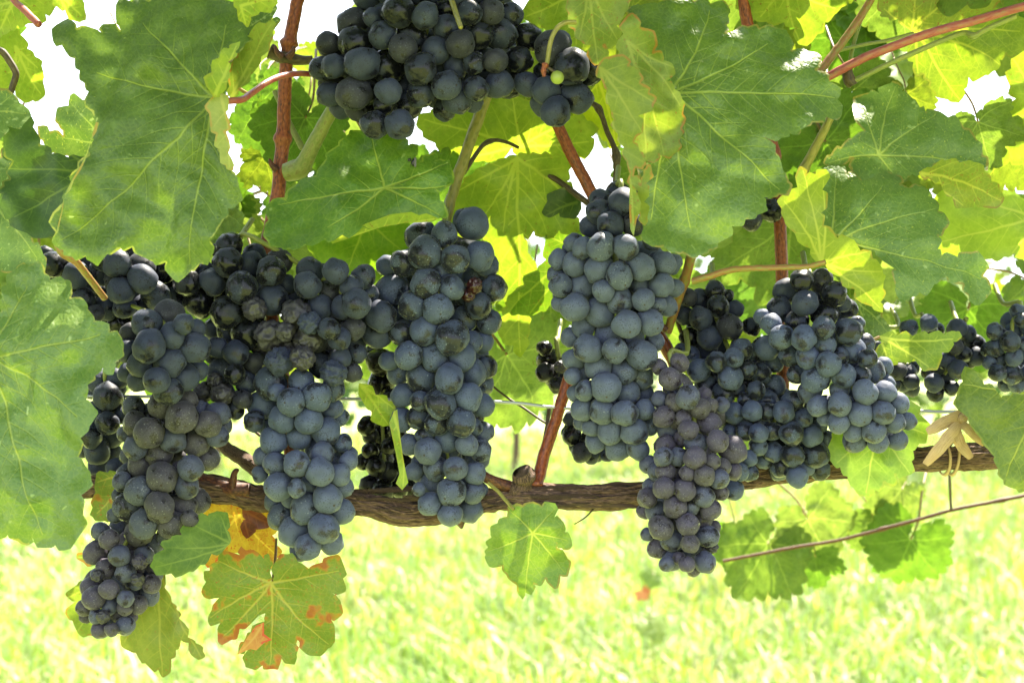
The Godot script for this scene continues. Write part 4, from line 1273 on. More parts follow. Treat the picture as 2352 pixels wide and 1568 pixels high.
	leaf("blue-green leaf with a sunlit right edge, right of the large leaf", 20, [980, 1112, 1100, 1000, 1180, 940, 1262, 890, 1200, 800, 1220, 680, 1330, 605, 1400, 612, 1480, 540, 1532, 535, 1552, 600, 1622, 660, 1662, 720, 1692, 708, 1702, 752, 1772, 738, 1852, 790, 1962, 862, 2032, 950, 2085, 1170, 1980, 1112, 1800, 1092, 1640, 1172, 1560, 1200, 1410, 1230, 1200, 1230, 1170, 1082, 1000, 1132],
		[1350, 1062], [1270, 700, 1510, 570, 1760, 780, 2060, 1120, 1020, 1110, 1450, 1210], 0.0, Vector2(0.0, -0.45), cool, {"cells": 30, "relief": true, "tooth": 28.0})
	leaf("broad blue-green leaf at the right, in front of others", 20, [980, 1140, 1170, 1080, 1192, 1190, 1310, 1142, 1322, 1192, 1412, 1160, 1562, 1180, 1542, 1242, 1590, 1268, 1732, 1280, 1720, 1330, 1785, 1362, 1780, 1432, 1852, 1512, 1812, 1562, 1752, 1612, 1742, 1700, 1772, 1740, 1880, 1752, 1988, 1716, 2095, 1802, 2062, 1880, 2112, 1992, 1982, 2082, 1900, 1942, 1792, 1882, 1600, 1992, 1470, 2062, 1440, 1832, 1330, 1712, 1190, 1642, 1000, 1542, 950, 1300],
		[1050, 1640], [1130, 1130, 1420, 1250, 1760, 1420, 2050, 1900, 1500, 2000], 0.02, Vector2(0.0, -0.4), cool, {"cells": 34, "relief": true, "tooth": 28.0, "fine": 0.95})
	leaf("bright folded leaf on the orange stalk above the right bunch", 20, [668, 1352, 782, 1290, 770, 1200, 802, 1148, 842, 1202, 902, 1202, 972, 1170, 962, 1300, 1002, 1400, 962, 1452, 980, 1538, 1080, 1620, 1190, 1625, 1232, 1662, 1262, 1700, 1332, 1698, 1352, 1752, 1432, 1822, 1442, 1852, 1442, 2050, 1462, 2122, 1380, 2082, 1240, 1962, 1130, 1882, 1010, 1792, 950, 1782, 900, 1692, 780, 1592, 700, 1500],
		[985, 1785], [820, 1180, 960, 1240, 1310, 1710, 1440, 2090, 1430, 1840, 700, 1380], 0.045, Vector2(-0.2, 0.35), {"c0": col(124, 144, 46), "c1": col(108, 130, 38), "vein": col(160, 170, 82), "edge": col(150, 112, 54), "edge_amount": 0.4, "through": 0.7}, {"cells": 32, "tooth": 28.0, "fine": 0.9})
	leaf("olive leaf folded downwards at the right", 20, [1638, 1172, 1720, 1140, 1802, 1098, 1900, 1112, 1992, 1108, 2082, 1170, 2140, 1230, 2202, 1282, 2232, 1372, 2080, 1402, 2032, 1368, 1942, 1412, 1880, 1332, 1782, 1232], [1650, 1175], [2220, 1360, 1960, 1390], 0.03, Vector2(0.0, 0.3), olive, {"cells": 20, "vein_r": 2.4})
	leaf("dark green leaf hanging from the top right edge", 20, [1340, -60, 1382, 82, 1370, 102, 1500, 122, 1592, 192, 1620, 215, 1700, 205, 1850, 182, 1952, 122, 2110, 82, 2240, -60], [1605, 205], [1400, 60, 1600, -50, 1850, -20, 1980, 110], -0.01, Vector2(0, 0.35), olive, {"cells": 22, "vein_r": 2.6})
	leaf("green leaf with a small hole against the sky at the upper right", 20, [1600, 215, 1560, 350, 1602, 420, 1612, 492, 1682, 498, 1722, 552, 1762, 620, 1862, 662, 1942, 682, 1962, 600, 1982, 522, 2092, 512, 2202, 440, 2180, 400, 2232, 372, 2345, 350, 2360, 200, 2300, 120, 2100, 100, 1900, 180, 1700, 205],
		[1615, 225], [1640, 490, 1940, 660, 2190, 430, 2310, 220], -0.02, Vector2(0, 0.4), {"c0": col(112, 134, 40), "c1": col(96, 120, 34), "vein": col(160, 168, 74), "edge": col(120, 110, 50), "edge_amount": 0.4, "through": 0.9}, {"cells": 26, "vein_r": 2.6})
	leaf("sunny yellow-green leaf at the top, left of the pink stalk", 20, [380, -60, 1130, -60, 1100, 60, 1000, 150, 950, 230, 830, 290, 800, 180, 720, 150, 600, 145, 520, 130, 440, 130], [700, -80], [560, 110, 830, 260, 1060, 60], -0.03, Vector2(0, 0.5), glow, {"cells": 20})
	leaf("yellow-green leaf at the right edge with toothed margin", 20, [2250, 380, 2330, 340, 2420, 360, 2420, 1100, 2300, 1080, 2240, 1130, 2200, 1020, 2260, 900, 2230, 780, 2280, 680, 2235, 600, 2240, 480], [2420, 700], [2250, 420, 2230, 1080], -0.05, Vector2(0.2, 0.4), glow, {"cells": 18})
	leaf("large light leaf low behind the olive leaf at the right", 20, [1780, 1300, 1900, 1330, 2100, 1400, 2250, 1330, 2420, 1400, 2420, 1800, 2300, 1720, 2150, 1760, 2000, 1730, 1880, 1740, 1760, 1700, 1740, 1500], [2420, 1480], [1790, 1640, 2000, 1380, 2280, 1720], -0.03, Vector2(0.1, 0.3), {"c0": col(140, 166, 62), "c1": col(122, 150, 52), "vein": col(170, 182, 96), "through": 0.9}, {"cells": 22})
	leaf("small bright leaf in front of the small right bunches", 21, [1340, 865, 1402, 790, 1372, 752, 1500, 745, 1602, 748, 1802, 738, 1882, 718, 1925, 752, 1862, 790, 1842, 852, 1782, 862, 1762, 962, 1692, 982, 1602, 902, 1500, 922, 1452, 952, 1382, 902], [1372, 755], [1860, 770, 1690, 960, 1440, 930], 0.0, Vector2(0.1, -0.2), {"c0": col(112, 136, 54), "c1": col(96, 122, 44), "vein": col(170, 182, 100), "edge": col(170, 150, 70), "through": 0.9}, {"cells": 22, "tooth": 28.0})
	leaf("grey-green leaf behind the right side of the right bunch", 21, [1195, 495, 1292, 520, 1382, 620, 1440, 742, 1332, 785, 1250, 690, 1210, 600], [1200, 500], [1420, 735, 1270, 690], -0.02, Vector2(0, -0.3), cool, {"cells": 14})
	leaf("large green leaf at the lower right edge", 21, [1990, 955, 2060, 1000, 2102, 1080, 2202, 1170, 2360, 1150, 2440, 1150, 2440, 1720, 2340, 1790, 2260, 1780, 2180, 1720, 2130, 1568, 2052, 1452, 1962, 1300, 1905, 1160, 1960, 1060], [2480, 1150], [1960, 1080, 2200, 1690, 2350, 1760], 0.02, Vector2(0, -0.3), {"c0": col(92, 112, 40), "c1": col(76, 98, 32), "vein": col(140, 150, 70), "edge": col(150, 150, 70), "edge_amount": 0.4, "through": 0.7}, {"cells": 28, "relief": true, "tooth": 28.0})
	leaf("green leaf hanging below the right bunch with a small hole", 22, [1040, 60, 1100, 100, 1142, 160, 1180, 232, 1268, 296, 1330, 250, 1388, 222, 1390, 200, 1452, 228, 1470, 150, 1582, 150, 1592, 60, 1602, -10, 1650, -60, 1722, -140, 1650, -260, 1540, -380, 1300, -300, 1050, -100], [1350, -250], [1270, 270, 1570, 140, 1080, 70, 1690, -130], 0.006, Vector2(0, -0.1), {"c0": col(122, 152, 66), "c1": col(106, 138, 54), "vein": col(160, 176, 96), "edge": col(170, 150, 70), "edge_amount": 0.3, "through": 0.7}, {"cells": 26, "relief": false, "tooth": 28.0})


func bunches() -> void:
	bunch("wide dark bunch at the top of the picture, hung across two canes", [
		[10, 0.045, "dark", [155, 438, 107, 333, 450, 106, 98, 636, 108, 115, 288, 108, 558, 468, 105, 738, 580, 96, 830, 298, 92, 665, 343, 92, 430, 330, 95, 1065, 413, 84, 1225, 405, 90, 915, 425, 74, 953, 238, 94, 295, 238, 90, 1108, 225, 98, 1283, 250, 95, 90, 160, 98, 490, 250, 105, 592, 105, 88, 410, 75, 104, 730, 185, 85, 1175, 100, 80, 1035, 75, 84, 890, 85, 80, 745, 70, 85, 940, 600, 78, 558, 640, 92, 335, 620, 87, 800, 680, 95, 1100, 570, 92, 470, 720, 94, 240, 850, 90, 420, 845, 95, 725, 740, 80, 430, 590, 80, 795, 450, 82, 1210, 520, 80, 1285, 575, 82, 1150, 590, 86, 905, 690, 72, 660, 670, 64, 310, 720, 76, 205, 640, 74, 230, 120, 60, 280, 85, 54, -77, 290, 72, -47, 320, 86, -117, 470, 80, -62, 640, 85, 20, 725, 80, 110, 750, 66, -30, 450, 80, 500, -50, 95, 650, -40, 90, 820, -60, 88, 960, -70, 88, 330, -70, 92, 190, -20, 84, 1090, -80, 80, 600, 560, 70, 700, 460, 60, 360, 760, 60]],
		[10, 0.05, "dark", [1450, 330, 112, 1585, 460, 116, 1620, 660, 104, 1410, 615, 92, 1415, 690, 106, 1480, 765, 98, 1500, 290, 84, 1690, 480, 100, 1400, 490, 72]],
	])
	bunch("shouldered dark bunch at the far left with a rounded knot of grapes in front", [
		[1, 0.045, "shade", [1015, 818, 108, 1152, 930, 106, 1062, 1055, 86, 1172, 750, 84, 1250, 1022, 98, 1000, 675, 104, 1152, 605, 100, 1320, 830, 100, 955, 935, 86, 1140, 1125, 95, 945, 1050, 76, 860, 850, 80, 870, 1000, 70, 1250, 665, 66, 1345, 980, 72, 880, 730, 62, 1330, 700, 64]],
		[1, 0.0, "dark", [970, 365, 92, 815, 440, 88, 1062, 465, 93, 975, 558, 98, 840, 555, 76, 718, 560, 85, 365, 260, 86, 310, 200, 64, 815, 665, 85, 715, 685, 78, 640, 600, 62, 955, 460, 60, 1175, 500, 84, 800, 370, 90, 690, 320, 90, 520, 340, 90, 800, 260, 90, 970, 265, 90, 1110, 300, 84, 1270, 390, 90, 1140, 380, 60, 560, 240, 84, 700, 220, 84, 900, 190, 70, 450, 440, 56, 430, 480, 52, 560, 500, 80, 590, 600, 70, 1190, 430, 64, 560, 410, 88, 620, 440, 80, 1280, 250, 80, 1390, 330, 80, 330, 330, 60]],
	])
	bunch("long dusky bunch at the left, tapering to a tip of small uneven grapes", [
		[1, 0.02, "dusty", [1235, 1305, 104, 1015, 1412, 102, 1182, 1460, 84, 1415, 1350, 86, 1335, 1480, 87, 1095, 1215, 92, 1080, 1550, 84, 1485, 1285, 78, 1480, 1430, 74, 920, 1350, 88, 910, 1235, 78, 1270, 1190, 72, 1370, 1255, 64, 920, 1510, 82, 1110, 1345, 60, 850, 1420, 56, 1180, 1210, 70, 1520, 1360, 60]],
		[2, 0.02, "dusty", [1105, 170, 101, 955, 88, 84, 1265, 222, 86, 1300, 105, 86, 1410, 45, 84, 1085, 368, 99, 945, 260, 98, 980, 480, 96, 880, 365, 100, 1165, 490, 92, 1245, 355, 86, 1340, 335, 90, 950, 540, 94, 1150, 560, 86, 1200, 30, 64, 1220, 110, 50, 870, 145, 76, 880, 20, 64, 820, 300, 66, 780, 430, 54, 1290, 450, 56, 830, 200, 60, 1180, 280, 70]],
		[2, 0.015, "purple", [740, 595, 66, 875, 620, 80, 685, 535, 66, 815, 515, 72, 648, 680, 79, 1030, 630, 76, 810, 700, 69, 715, 790, 64, 855, 812, 67, 1050, 690, 72, 738, 932, 66, 640, 990, 76, 610, 915, 66, 850, 995, 56, 745, 1050, 56, 848, 1060, 52, 1060, 775, 62, 1030, 895, 62, 920, 880, 52, 575, 1055, 56, 655, 1115, 52, 850, 1180, 66, 680, 1210, 60, 940, 1040, 62, 1015, 980, 66, 890, 1115, 46, 800, 1110, 48, 580, 1115, 46, 1040, 830, 70, 830, 880, 68, 755, 1205, 46, 660, 830, 44, 740, 700, 60, 980, 700, 64, 760, 830, 60, 920, 960, 56, 900, 730, 60], [950, 745, 50, 700, 1120, 44, 660, 840, 40, 935, 865, 44]],
	])
	bunch("dark bunch at the left, half hidden by the pale leaf", [
		[1, -0.012, "shade", [730, 1165, 96, 672, 1060, 86, 645, 1290, 82, 775, 1185, 74, 735, 1345, 78, 690, 1290, 64, 630, 1120, 62, 615, 1435, 78, 660, 1530, 86, 760, 1430, 82, 800, 1040, 64, 670, 1628, 74, 780, 1640, 64, 760, 1540, 66, 560, 1330, 70, 560, 1500, 70, 830, 1290, 60, 800, 1120, 60]],
	])
	bunch("bunch left of centre with greyish shrivelled grapes and a hanging blue tip", [
		[1, 0.01, "dark", [1552, 250, 96, 1643, 420, 104, 1448, 378, 93, 1700, 258, 88, 1548, 585, 108, 1362, 510, 110, 1853, 498, 100, 1840, 305, 96, 1560, 130, 86, 1905, 240, 86, 1730, 200, 82, 1690, 720, 110, 1475, 165, 44, 1945, 400, 64, 1510, 990, 93, 1610, 870, 84, 1480, 830, 72, 1680, 1065, 78, 1745, 935, 72, 1440, 890, 50, 1560, 720, 82, 1600, 1010, 70, 1650, 1180, 64, 1600, 1250, 62, 1740, 620, 70, 1450, 700, 70, 1510, 1270, 50, 1540, 1130, 60], [1730, 565, 76, 1510, 1145, 74, 1385, 1130, 68, 1460, 1050, 50]],
		[1, 0.014, "shade", [2090, 400, 92, 2178, 560, 88, 2290, 310, 84, 2245, 440, 78, 2110, 305, 88, 2150, 780, 84, 2240, 700, 72, 2310, 770, 72, 2185, 935, 96, 2310, 900, 74, 2392, 415, 74, 2432, 530, 96, 2472, 345, 84, 2587, 615, 102, 2572, 740, 88, 2407, 700, 78, 2517, 460, 64, 2437, 870, 64, 2340, 560, 84, 2337, 905, 78, 2397, 1000, 64, 2000, 480, 70], [2015, 600, 100, 2105, 660, 74, 1835, 745, 102, 1780, 830, 76, 2090, 770, 92, 1970, 830, 74, 1900, 920, 92, 2060, 900, 80, 2270, 1000, 86, 1940, 720, 66]],
		[1, 0.016, "blue", [1845, 1068, 106, 2160, 1160, 96, 1982, 1200, 91, 2045, 1065, 86, 2265, 1105, 88, 2098, 1325, 91, 2222, 1398, 97, 1780, 1215, 94, 1920, 1315, 90, 1865, 1465, 93, 2030, 1440, 84, 2250, 1240, 78, 1800, 1345, 74, 1730, 1330, 68, 2310, 1300, 66, 2180, 1522, 102, 2330, 1480, 66, 1880, 1130, 60]],
		[2, 0.016, "bloomy", [2235, 315, 96, 2072, 380, 99, 2020, 247, 59, 2180, 135, 93, 2020, 75, 84, 1890, 230, 92, 1868, 80, 77, 1995, 535, 99, 2205, 515, 98, 1910, 440, 92, 2090, 640, 88, 2255, 605, 82, 2330, 400, 84, 2310, 150, 74, 2115, 235, 78, 1965, 325, 50, 1870, 330, 70, 1770, 150, 56, 1790, 30, 64, 2050, 660, 74, 2190, 10, 82, 2370, 60, 66, 2330, 240, 70, 2377, 20, 60, 1930, 130, 60]],
	])
	bunch("tall bunch in the middle, shiny above and frosted blue below, beside the wire", [
		[11, 0.0, "blue", [910, -10, 106, 790, 220, 93, 590, 188, 108, 960, 205, 97, 592, 390, 101, 675, 565, 99, 945, 540, 94, 765, 763, 108, 850, 630, 97, 500, 545, 92, 580, 715, 97, 360, 440, 112, 765, 420, 84, 1060, 425, 88, 555, 70, 96, 720, 60, 84, 650, 885, 97, 470, 885, 93, 835, 890, 90, 430, 720, 84, 750, 1042, 93, 555, 1035, 101, 910, 1000, 88, 690, 1208, 101, 878, 1170, 96, 440, 1150, 80, 550, 1195, 68, 665, 1345, 79, 833, 1338, 89, 540, 1300, 78, 985, 1220, 78, 735, 1445, 87, 590, 1420, 66, 1020, 650, 88, 700, 300, 68, 445, 250, 86, 325, 270, 66, 1010, 265, 74, 870, -30, 92, 940, 330, 92, 900, 790, 72, 980, 790, 72, 1000, 960, 84, 985, 1080, 68, 340, 920, 64, 410, 1000, 78, 920, 1370, 60, 420, 1320, 78, 470, 480, 64, 860, 480, 64, 370, 600, 60], [925, 405, 52, 880, 470, 44, 905, 440, 40]],
		[11, -0.004, "bloomy", [740, 1510, 82, 870, 1490, 72, 975, 1410, 78, 610, 1530, 86, 970, 1530, 72, 765, 1572, 72, 945, 1570, 86, 660, 1652, 81, 795, 1654, 79, 928, 1682, 73, 632, 1747, 86, 763, 1810, 89, 915, 1812, 80, 620, 1892, 76, 755, 1962, 79, 890, 1927, 86, 510, 1672, 60, 550, 1612, 56, 970, 1790, 48, 545, 1792, 46, 480, 1490, 70]],
	])
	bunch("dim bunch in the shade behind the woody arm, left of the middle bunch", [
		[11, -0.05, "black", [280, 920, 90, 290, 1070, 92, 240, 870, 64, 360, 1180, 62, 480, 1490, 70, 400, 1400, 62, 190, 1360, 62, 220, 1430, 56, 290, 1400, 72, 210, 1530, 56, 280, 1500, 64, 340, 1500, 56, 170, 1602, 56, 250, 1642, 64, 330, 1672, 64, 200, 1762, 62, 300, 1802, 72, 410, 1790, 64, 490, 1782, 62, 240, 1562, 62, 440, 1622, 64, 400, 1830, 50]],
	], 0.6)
	bunch("long evenly frosted bunch right of centre under the large leaf", [
		[11, 0.022, "shade", [1855, -10, 88, 1935, -155, 96, 1775, -98, 84, 1725, 0, 76, 1790, -165, 82, 1900, -225, 82, 2010, -10, 78, 1990, -100, 74, 2060, -200, 80, 2090, -60, 80]],
		[11, 0.022, "bloomy", [1785, 140, 89, 1955, 142, 84, 1660, 150, 68, 1600, 110, 62, 1570, 150, 46, 1605, 260, 84, 1770, 295, 90, 2065, 280, 88, 1915, 345, 86, 2215, 255, 76, 2270, 260, 68, 1500, 230, 66, 1480, 330, 58, 1510, 405, 77, 1660, 410, 89, 1800, 440, 72, 1918, 508, 87, 2070, 505, 74, 2195, 405, 84, 1780, 590, 101, 1958, 668, 93, 2125, 655, 87, 1605, 550, 90, 1835, 745, 98, 1670, 680, 78, 2065, 880, 98, 1700, 835, 91, 2240, 550, 64, 2170, 540, 60, 2290, 420, 62, 2060, 410, 70, 1770, 958, 86, 1940, 985, 88, 1580, 760, 66, 1500, 530, 54, 2150, 790, 68, 2015, 775, 72, 1880, 850, 82, 1822, 1097, 98, 1600, 905, 72, 1660, 1000, 68, 1970, 1135, 82, 2060, 1030, 78, 1680, 1120, 68, 1590, 1020, 56, 1800, 1253, 91, 1950, 1272, 85, 1665, 1250, 78, 2085, 1140, 68, 1610, 1140, 58, 2085, 1250, 70, 1850, 1395, 86, 2015, 1398, 90, 1725, 1365, 66, 2115, 1360, 68, 1900, 1515, 86, 2040, 1520, 72, 1750, 1470, 72, 1650, 1335, 50, 2140, 100, 66]],
	], 0.75)
	bunch("small shaded bunch peeping out behind the tip of the frosted bunch", [
		[11, -0.04, "dark", [1590, 1430, 62, 1630, 1500, 62, 1560, 1405, 46, 1650, 1545, 62, 1720, 1562, 56, 1680, 1542, 52, 1760, 1552, 52, 1830, 1557, 48, 1580, 1310, 52, 1600, 1370, 60, 1720, 1450, 70]],
	])
	bunch("thin bunch of few small grapes hanging behind, left of the frosted bunch", [
		[11, -0.06, "black", [1400, 830, 50, 1405, 1000, 60, 1490, 1085, 56, 1560, 930, 50, 1600, 1050, 50], [1510, 960, 42]],
	])
	bunch("few dark grapes showing behind the lower edge of the large right leaf", [
		[20, -0.02, "dark", [628, 1430, 78, 490, 1500, 70, 560, 1400, 62, 400, 1440, 74, 450, 1370, 70]],
	])
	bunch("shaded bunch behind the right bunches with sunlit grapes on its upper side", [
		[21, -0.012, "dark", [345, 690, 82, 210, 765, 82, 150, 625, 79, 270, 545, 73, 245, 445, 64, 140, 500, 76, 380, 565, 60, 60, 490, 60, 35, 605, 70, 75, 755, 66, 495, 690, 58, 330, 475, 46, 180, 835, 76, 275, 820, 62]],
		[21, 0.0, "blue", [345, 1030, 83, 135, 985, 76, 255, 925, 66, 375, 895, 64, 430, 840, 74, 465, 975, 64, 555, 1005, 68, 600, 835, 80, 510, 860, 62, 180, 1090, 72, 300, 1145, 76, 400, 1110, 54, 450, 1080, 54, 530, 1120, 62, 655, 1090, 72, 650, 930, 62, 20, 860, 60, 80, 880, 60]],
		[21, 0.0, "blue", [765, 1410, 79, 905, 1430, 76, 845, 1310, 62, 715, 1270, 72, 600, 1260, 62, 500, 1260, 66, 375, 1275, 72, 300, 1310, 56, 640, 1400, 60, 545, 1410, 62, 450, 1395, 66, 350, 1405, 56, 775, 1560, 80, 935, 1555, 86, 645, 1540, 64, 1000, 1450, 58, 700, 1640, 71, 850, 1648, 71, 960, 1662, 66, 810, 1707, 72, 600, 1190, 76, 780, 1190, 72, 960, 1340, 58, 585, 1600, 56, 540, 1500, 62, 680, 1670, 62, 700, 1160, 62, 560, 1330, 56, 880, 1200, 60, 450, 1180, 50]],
	])
	bunch("broad frosted bunch at the right, its top in dappled sun", [
		[21, 0.02, "dark", [855, 525, 84, 838, 375, 76, 1060, 465, 82, 970, 375, 77, 685, 565, 84, 720, 435, 74, 765, 460, 64, 990, 600, 87, 1105, 520, 64, 1160, 565, 60, 800, 650, 74]],
		[21, 0.024, "blue", [857, 765, 81, 990, 695, 73, 700, 757, 79, 1160, 715, 87, 1000, 810, 74, 1190, 845, 83, 880, 895, 77, 750, 885, 70, 1020, 940, 80, 630, 670, 72, 570, 620, 54, 925, 1040, 86, 1125, 1020, 79, 800, 1010, 64, 1085, 780, 56, 1095, 890, 60, 1275, 800, 62, 1090, 640, 56, 1240, 1015, 64, 1330, 990, 80, 1395, 960, 60, 1290, 900, 64, 1220, 660, 46]],
		[21, 0.024, "bloomy", [1270, 1130, 81, 1235, 1275, 81, 1100, 1215, 76, 1390, 1270, 77, 1410, 1130, 72, 1328, 1400, 79, 1470, 1335, 72, 1500, 1210, 64, 1560, 1325, 58, 1090, 1335, 72, 1190, 1400, 68, 1490, 1455, 70, 895, 1120, 80, 950, 1230, 67, 1200, 1460, 76, 1360, 1470, 72, 1090, 1120, 62, 1420, 1070, 54, 1000, 1310, 50]],
	])
	bunch("long purple-grey bunch at the right hanging lowest in front of the woody arm", [
		[21, 0.03, "purple", [60, 1170, 76, 135, 1240, 73, 205, 1345, 76, 70, 1390, 66, 265, 1465, 74, 115, 1490, 76, 30, 1310, 54, 215, 1225, 54, 170, 1150, 52, 370, 1520, 92, 20, 1450, 54, 130, 1560, 84, -101, 1300, 72, -26, 1200, 62, -6, 1310, 66, -76, 1390, 67, -91, 1500, 72, 4, 1450, 62, 290, 1220, 54, -56, 1040, 76, -36, 1160, 54, -130, 1180, 60, 4, 930, 62, -136, 960, 56]],
		[22, 0.03, "purple", [110, 35, 73, 172, 155, 69, 55, 140, 54, 275, 180, 66, 45, 260, 71, 170, 295, 71, 300, 95, 56, 230, 60, 52, 215, 390, 73, 285, 270, 52, 65, 488, 76, 160, 460, 67, 200, 570, 69, 90, 370, 54, 20, 360, 52, 75, 620, 62, 245, 510, 44, 175, 750, 71, 55, 760, 52, 175, 660, 56, 0, 720, 42, 100, 795, 50, -25, 370, 76, -102, 242, 72, -90, 130, 62, -36, 130, 66, -150, 135, 62, -206, 80, 62, -216, 310, 67, -186, 230, 58, -150, 400, 71, -121, 515, 81, -50, 595, 76, -150, 650, 67, -42, 735, 73, -86, 760, 50, -236, 400, 52, -106, 30, 62, -6, 30, 62, 5, 230, 52, -216, 560, 44, -90, 620, 50, 370, 130, 60], [230, 645, 40]],
		[22, 0.012, "blue", [410, 130, 67, 485, 140, 57, 375, 255, 66, 430, 60, 60, 330, 200, 50, 480, 40, 54]],
	])
	bunch("grey blurred bunch behind the right edge of the broad frosted bunch", [
		[21, -0.07, "shade", [1490, 990, 62, 1560, 1000, 62, 1590, 1060, 54, 1530, 1080, 52, 1590, 1110, 56, 1470, 1080, 44, 1600, 970, 44, 1330, 820, 54, 1290, 740, 60]],
	])
	bunch("loose dark bunch hanging under the small bright leaf at the right", [
		[21, -0.06, "dark", [1895, 700, 62, 1975, 735, 54, 2020, 800, 66, 1880, 820, 58, 1940, 870, 56, 2030, 890, 58, 1905, 980, 64, 1740, 1070, 62, 1750, 1140, 58, 1860, 1105, 50, 1820, 920, 62, 1770, 960, 54, 1700, 1000, 46, 1980, 920, 52]],
	])
	bunch("dark bunch cut off by the right edge of the picture, sunlit on top", [
		[21, -0.05, "blue", [2260, 790, 66, 2160, 830, 62, 2280, 895, 58, 2180, 910, 54, 2170, 1000, 58, 2270, 1010, 66, 2310, 1080, 62, 2180, 740, 54, 2280, 720, 62, 2340, 640, 50, 2310, 580, 54, 2250, 650, 56, 2230, 1080, 54, 2340, 800, 46, 2120, 930, 46, 2150, 720, 52, 2110, 840, 48, 2400, 700, 64, 2420, 850, 64, 2400, 1000, 64]],
	])
	bunch("two sunlit grapes above the small bright leaf at the right", [
		[21, -0.09, "blue", [1570, 700, 62, 1700, 660, 58, 1712, 712, 52, 1762, 705, 48]],
	])


func small_things() -> void:
	# the wire the arm is tied to
	var p := PackedVector3Array()
	for q in [[-900, 905], [0, 908], [700, 915], [1130, 922], [1318, 938], [1700, 941], [2115, 944], [2220, 946], [3200, 950]]:
		p.append(at(Vector2(q[0], q[1]), -0.02))
	var c := curve_points(p, 6)
	var from := c[0]
	for i in c.size():
		c[i] -= from
	var w := thing("trellis_wire", "thin grey trellis wire running behind the bunches above the woody arm", "wire", from)
	put(w, "strand", tube(c, 8, func(_t: float, _a: float) -> float: return 0.0008), M.wire)
	# raffia
	var tie := thing("raffia_tie", "pale straw-coloured raffia knot tying the woody arm at the right", "tie", at(pts(21, [1930, 1310])[0], 0.0))
	var strips := [[[1960, 1262, 1850, 1318, 1770, 1360, 1690, 1402], 42.0], [[1925, 1330, 1860, 1410, 1790, 1500, 1680, 1625], 44.0], [[1905, 1345, 1960, 1370, 2010, 1420, 2085, 1490], 32.0], [[1890, 1360, 1900, 1430, 1930, 1500, 1995, 1580], 40.0], [[1955, 1262, 1940, 1310, 1900, 1350], 34.0]]
	for s in strips:
		var q := pts(21, s[0])
		var line := PackedVector3Array()
		for i in q.size():
			line.append(at(q[i], 0.003 + 0.009 * sin(i * 1.1 + s[1]) * i / q.size() + (0.004 if i > 0 else 0.0)) - tie.position)
		put(tie, "raffia_strip", ribbon(curve_points(line, 6), s[1] * SHEET * UNIT), M.raffia)
	for k in 2:   # the band round the woody arm
		var loop := PackedVector3Array()
		var mid := at(Vector2(2168 + k * 22, 1053), -0.012) - tie.position
		for i in 13:
			var a := TAU * i / 12.0
			loop.append(mid + Vector3(0.0012 * sin(a + k), cos(a) * 0.0076, sin(a) * 0.0076))
		put(tie, "raffia_band", tube(curve_points(loop, 3), 6, func(_t: float, a: float) -> float: return 0.0006 + 0.0003 * cos(a * 2.0)), M.raffia)
	put(tie, "knot", ball(8, 10, func(d: Vector3) -> float: return 0.0026 * (1.0 + 0.3 * rough_noise.get_noise_3dv(d * 70.0))), M.raffia, Transform3D(Basis(), Vector3(-0.001, 0.0, 0.004)))
	# a fly on the broad leaf
	var fly := thing("fly", "small black fly sitting on the broad leaf below the top bunch", "insect", at(pts(10, [506, 1105])[0], 0.0345))
	put(fly, "body", ball(10, 12, func(d: Vector3) -> float: return 0.0013 * (1.0 - 0.25 * d.y * d.y)), M.fly, Transform3D(Basis(Vector3(0, 0, 1), 1.0).scaled(Vector3(0.75, 1.35, 0.75)), Vector3.ZERO))
	put(fly, "head", ball(8, 10, func(_d: Vector3) -> float: return 0.0008), M.fly, Transform3D(Basis(), Vector3(-0.0017, 0.001, 0.0003)))
	for i in 6:
		var sgn := -1.0 if i < 3 else 1.0
		var a := Vector3(-0.0008 + 0.0007 * (i % 3), 0.0002, 0)
		put(fly, "leg", tube(PackedVector3Array([a, a + Vector3(0.0002 * (i % 3 - 1), sgn * 0.0012, 0.0006), a + Vector3(0.0006 * (i % 3 - 1), sgn * 0.0021, -0.0008)]), 5, func(_t: float, _a: float) -> float: return 0.00013), M.fly)
	for sgn in [-1.0, 1.0]:
		put(fly, "wing", ball(4, 12, func(_d: Vector3) -> float: return 0.0012), M.fly_wing, Transform3D(Basis(Vector3(0, 0, 1), 1.2 + 0.3 * sgn).scaled(Vector3(0.5, 1.5, 0.08)), Vector3(0.0009, 0.0006 * sgn, 0.0009)))
	# an unripe berry on its own stalk in front of the top bunch
	var g := thing("unripe_grape", "tiny green unripe grape on a bent stalk in front of the top bunch", "grape", at(pts(10, [1600, 150])[0], 0.072))
	put(g, "stalk", stem_mesh(10, [1615, 150, 1540, 155, 1480, 200, 1440, 290, 1422, 400, 1410, 450], [0.072, 0.078], 15, 14, g.position), M.pale_stem)
	put(g, "stalk", stem_mesh(10, [1410, 450, 1440, 470, 1485, 500], [0.078, 0.08], 9, 8, g.position), M.brown_stem)
	put(g, "stalk", stem_mesh(10, [1412, 430, 1395, 470, 1400, 520], [0.079, 0.079], 16, 12, g.position, [[0.2, 0.5, 0.1], [0.6, 0.4, 0.1]]), M.dry)
	put(g, "grape", ball(12, 16, func(_d: Vector3) -> float: return 46 * SHEET * UNIT * 0.9), M.green_berry, Transform3D(Basis(), at(pts(10, [1488, 527])[0], 0.081) - g.position))
	put(vine, "petiole", stem_mesh(10, [760, -80, 770, 0, 800, 100, 830, 185], [0.05, 0.082], 20, 15, vine.position), M.pale_stem)
	# a low shoot of the next vine, out of focus
	var s := thing("grapevine", "blurred low shoot of the neighbouring vine with pale sunlit leaves, lower right", "grapevine", at(Vector2(2360, 1130), -0.42))
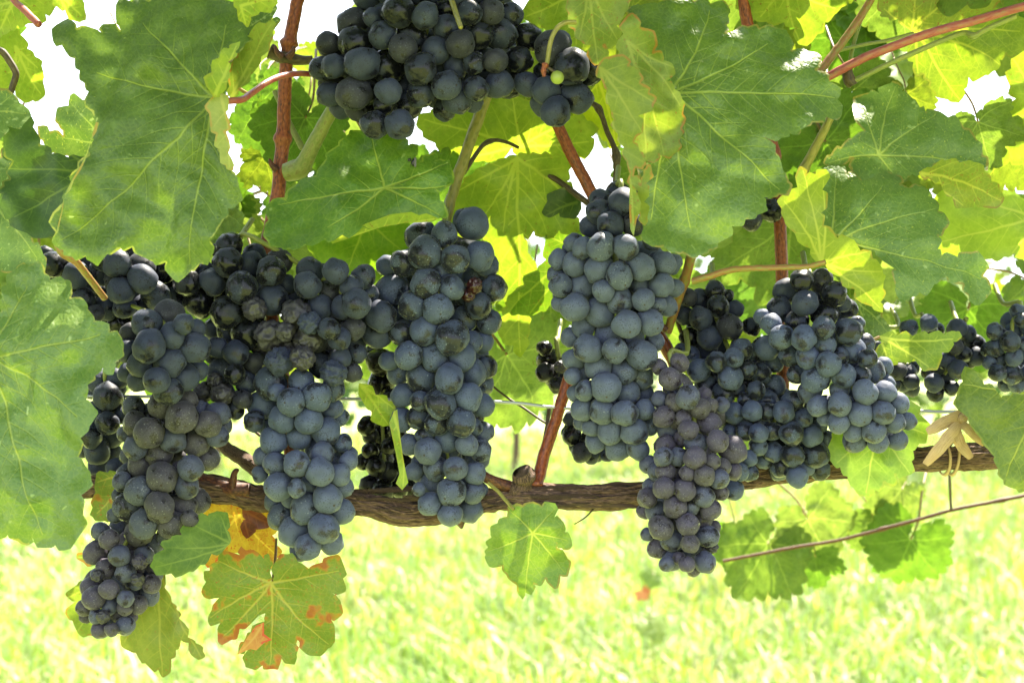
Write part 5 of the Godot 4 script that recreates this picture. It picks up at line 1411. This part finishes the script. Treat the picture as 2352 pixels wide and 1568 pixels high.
	put(s, "cane", stem_mesh(22, [3400, 130, 2900, 190, 2600, 240, 2350, 295, 2100, 345, 1850, 395, 1640, 455, 1430, 510, 1240, 560, 1050, 605, 820, 640, 560, 690, 300, 740], [-0.39, -0.42], 22, 17, s.position, [[0.3, 0.4, 0.01], [0.6, 0.5, 0.01]]), M.old_cane)
	put(s, "cane", stem_mesh(22, [1838, -60, 1842, 100, 1850, 250, 1856, 390], [-0.39, -0.39], 16, 16, s.position), M.brown_stem)
	for l in [[610, 620, 0.044, -0.5, -0.25, -0.3, 0], [880, 450, 0.042, 0.5, 0.15, 0.3, 3], [1330, 450, 0.03, 0.4, 0.3, 0.3, 0], [1580, 590, 0.042, -0.4, 0.3, -0.2, 4], [930, 710, 0.026, 0.2, 0.5, 0.1, 4], [375, 560, 0.027, 0.0, 0.5, 0.1, 4], [1520, 250, 0.03, -0.8, 0.1, 0.2, 3]]:
		plain_leaf(pts(22, [l[0], l[1]])[0], -0.45 + 0.015 * sin(l[0]), l[2], l[3], Vector2(l[4], l[5]), int(l[0]), l[6], s)

	# a sucker with one red leaf standing in the grass
	var y := thing("vine_sucker", "young vine sucker with one small red leaf, standing blurred in the grass", "plant", Vector3(0.245, 0.0, -2.0))
	var tip := at(Vector2(1492, 1330), -2.0) - y.position
	put(y, "stem", tube(curve_points(PackedVector3Array([Vector3(0, 0, 0), Vector3(0.015, 0.2, 0.01), tip * Vector3(0.6, 0.8, 1), tip]), 5), 6, func(t: float, _a: float) -> float: return lerpf(0.0022, 0.0012, t)), M.green_stem)
	plain_leaf(Vector2(1492, 1420), -2.0, 0.04, 0.3, Vector2(-0.7, 0.4), 2, 3, y)
	plain_leaf(Vector2(1500, 1322), -2.0, 0.025, -0.6, Vector2(-0.4, 0.3), 1, 0, y)
	put(y, "red_leaf", wide_leaf[3][0], M.red_leaf, Transform3D(Basis.from_euler(Vector3(0.4, 0.3, 0.6)).scaled(Vector3.ONE * 0.019), at(Vector2(1474, 1358), -1.99) - y.position))


func ribbon(p: PackedVector3Array, half: float) -> ArrayMesh:
	var v := PackedVector3Array()
	var n := PackedVector3Array()
	var uv := PackedVector2Array()
	var idx := PackedInt32Array()
	for i in p.size():
		var dir := (p[mini(i + 1, p.size() - 1)] - p[maxi(i - 1, 0)]).normalized()
		var side := Vector3(0, 0, 1).cross(dir).normalized()
		var ends := 0.42 + 0.58 * pow(sin(PI * clampf(i / (p.size() - 1.0), 0.0, 1.0)), 0.6)
		for k in 4:
			var u := k / 3.0 * 2.0 - 1.0
			v.append(p[i] + side * u * half * ends + Vector3(0, 0, 0.0006 * (1.0 - u * u) + 0.0006 * sin(i * 1.3 + k)))
			n.append((Vector3(0, 0, 1) - side * -u * 0.35).normalized())
			uv.append(Vector2(k / 3.0, i * 0.1))
	for i in p.size() - 1:
		for k in 3:
			var a := i * 4 + k
			idx.append_array([a, a + 1, a + 4, a + 1, a + 5, a + 4])
	return mesh_of(v, n, uv, idx)
